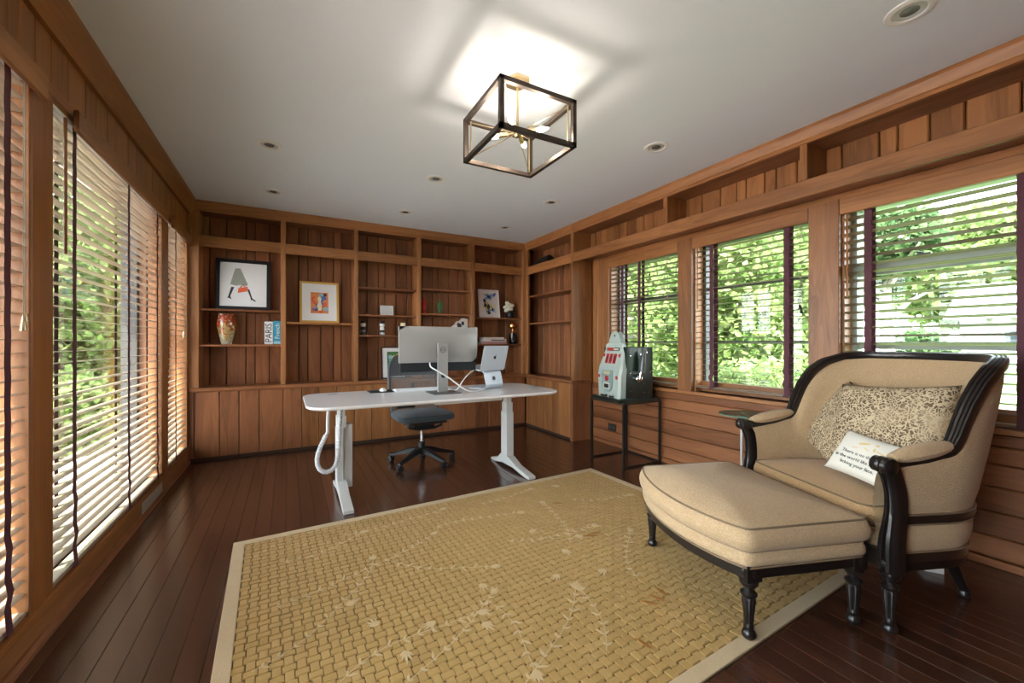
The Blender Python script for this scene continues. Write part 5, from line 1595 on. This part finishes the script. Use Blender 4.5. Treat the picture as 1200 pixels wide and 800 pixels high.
for (x, z, r, m_) in [(-.02, .13, .03, 'dark'), (.03, .16, .022, 'dark'), (.06, .19, .02, 'skin'), (-.07, .09, .018, 'grey')]:
    mb = MB(); blob(mb, x, z, r, r * 1.2, .4, -.0312, 10, .15); mb.build('painted_patch', cols[m_], t, fix=False)

# fifth bay: flower, books, trophy
t = thing('flower_vase', 'white flower in a squat black vase on the fifth bay shelf', 'flower', (2.672, 4.92, 1.4575))
mb = MB(); mb.smooth = True; mb.lathe([(.05, 0), (.058, .01), (.058, .075), (.05, .09), (.03, .095)], seg=16); mb.build('vase', m_fblack, t)
mb = MB(); mb.smooth = True
for k in range(9):
    a = k * 2.4; r = .085 * sqrt(k / 9)
    q = Vector((-.035 + r * cos(a) * .8, -.01, .155 + r * sin(a) * .8))
    mb.lathe([(0, -.025), (.024, -.018), (.034, 0), (.024, .018), (0, .025)], q.x, q.y, q.z, 8)
mb.build('blossom', flat('blossom_white', (.80, .80, .68), .7), t)
mb = MB()
for k in range(6):
    a = -.6 + k * .5; leafp = [(0, 0), (.03, .012), (.065, 0), (.03, -.012)]
    mb.add([(x * cos(a) - z * sin(a) + .02, -.015 - .001 * k, .085 + abs(x * sin(a) + z * cos(a))) for x, z in leafp], [(0, 1, 2, 3)])
mb.build('leaves', flat('leaf_black_green', (.02, .03, .02), .5), t, fix=False)
m_bk1 = flat('book_cream', (.66, .58, .50), .6); m_bk2 = flat('book_mauve', (.40, .22, .20), .6); m_bk3 = flat('book_pale', (.68, .62, .60), .6)
book('book', 'mauve-brown book lying at the bottom of the stack, fifth bay', 2.40, 4.85, 1.1075, .375, .17, .034, m_bk2, False, 'books stacked on the fifth bay shelf')
t = book('book', 'pale book with dark lettering lying in the middle of the stack', 2.41, 4.853, 1.142, .33, .165, .032, m_bk3, False, 'books stacked on the fifth bay shelf')
MB().box(-.06, .15, -.0009, 0, .008, .024).build('title_block', flat('title_dark', (.12, .10, .10), .6), t)
book('book', 'cream book lying on top of the stack beside the trophy', 2.395, 4.856, 1.1745, .30, .16, .024, m_bk1, False, 'books stacked on the fifth bay shelf')
t = thing('trophy', 'black and copper trophy cup beside the stacked books, fifth bay', 'trophy', (2.712, 4.915, 1.1075))
mb = MB(); mb.smooth = True; mb.lathe([(.042, 0), (.046, .008), (.05, .03), (.052, .10), (.05, .145), (.035, .155)], seg=20); mb.build('base', flat('trophy_black', (.01, .01, .012), .1), t)
m_cop = flat('copper', (.72, .34, .14), .25, metal=.9)
mb = MB(); mb.smooth = True; mb.lathe([(.03, .153), (.018, .175), (.02, .20), (.045, .222), (.068, .235), (.07, .262), (.062, .27), (.05, .25)], seg=20); mb.build('cup', m_cop, t)
mb = MB(); mb.smooth = True; mb.lathe([(.0, .25), (.028, .255), (.036, .285), (.022, .30), (.008, .305), (.008, .315), (0, .318)], seg=16); mb.build('lid', m_cop, t)

# dark hat-like bag in the corner top shelf
mb = MB(); mb.smooth = False
mb.add([(-.10, -.16, 0), (.08, -.16, 0), (.08, .20, 0), (-.10, .20, 0), (-.02, -.07, .115), (.03, -.07, .115), (.05, .15, .085), (-.04, .15, .085)], [(0, 3, 2, 1), (4, 5, 6, 7), (0, 1, 5, 4), (1, 2, 6, 5), (2, 3, 7, 6), (3, 0, 4, 7)])
tag(mb.build('folded_bag', flat('bag_black', (.014, .017, .019), .5), None, (2.97, 4.47, 2.1505), bevel=.012), 'dark folded bag lying on the topmost shelf in the corner', 'bag')
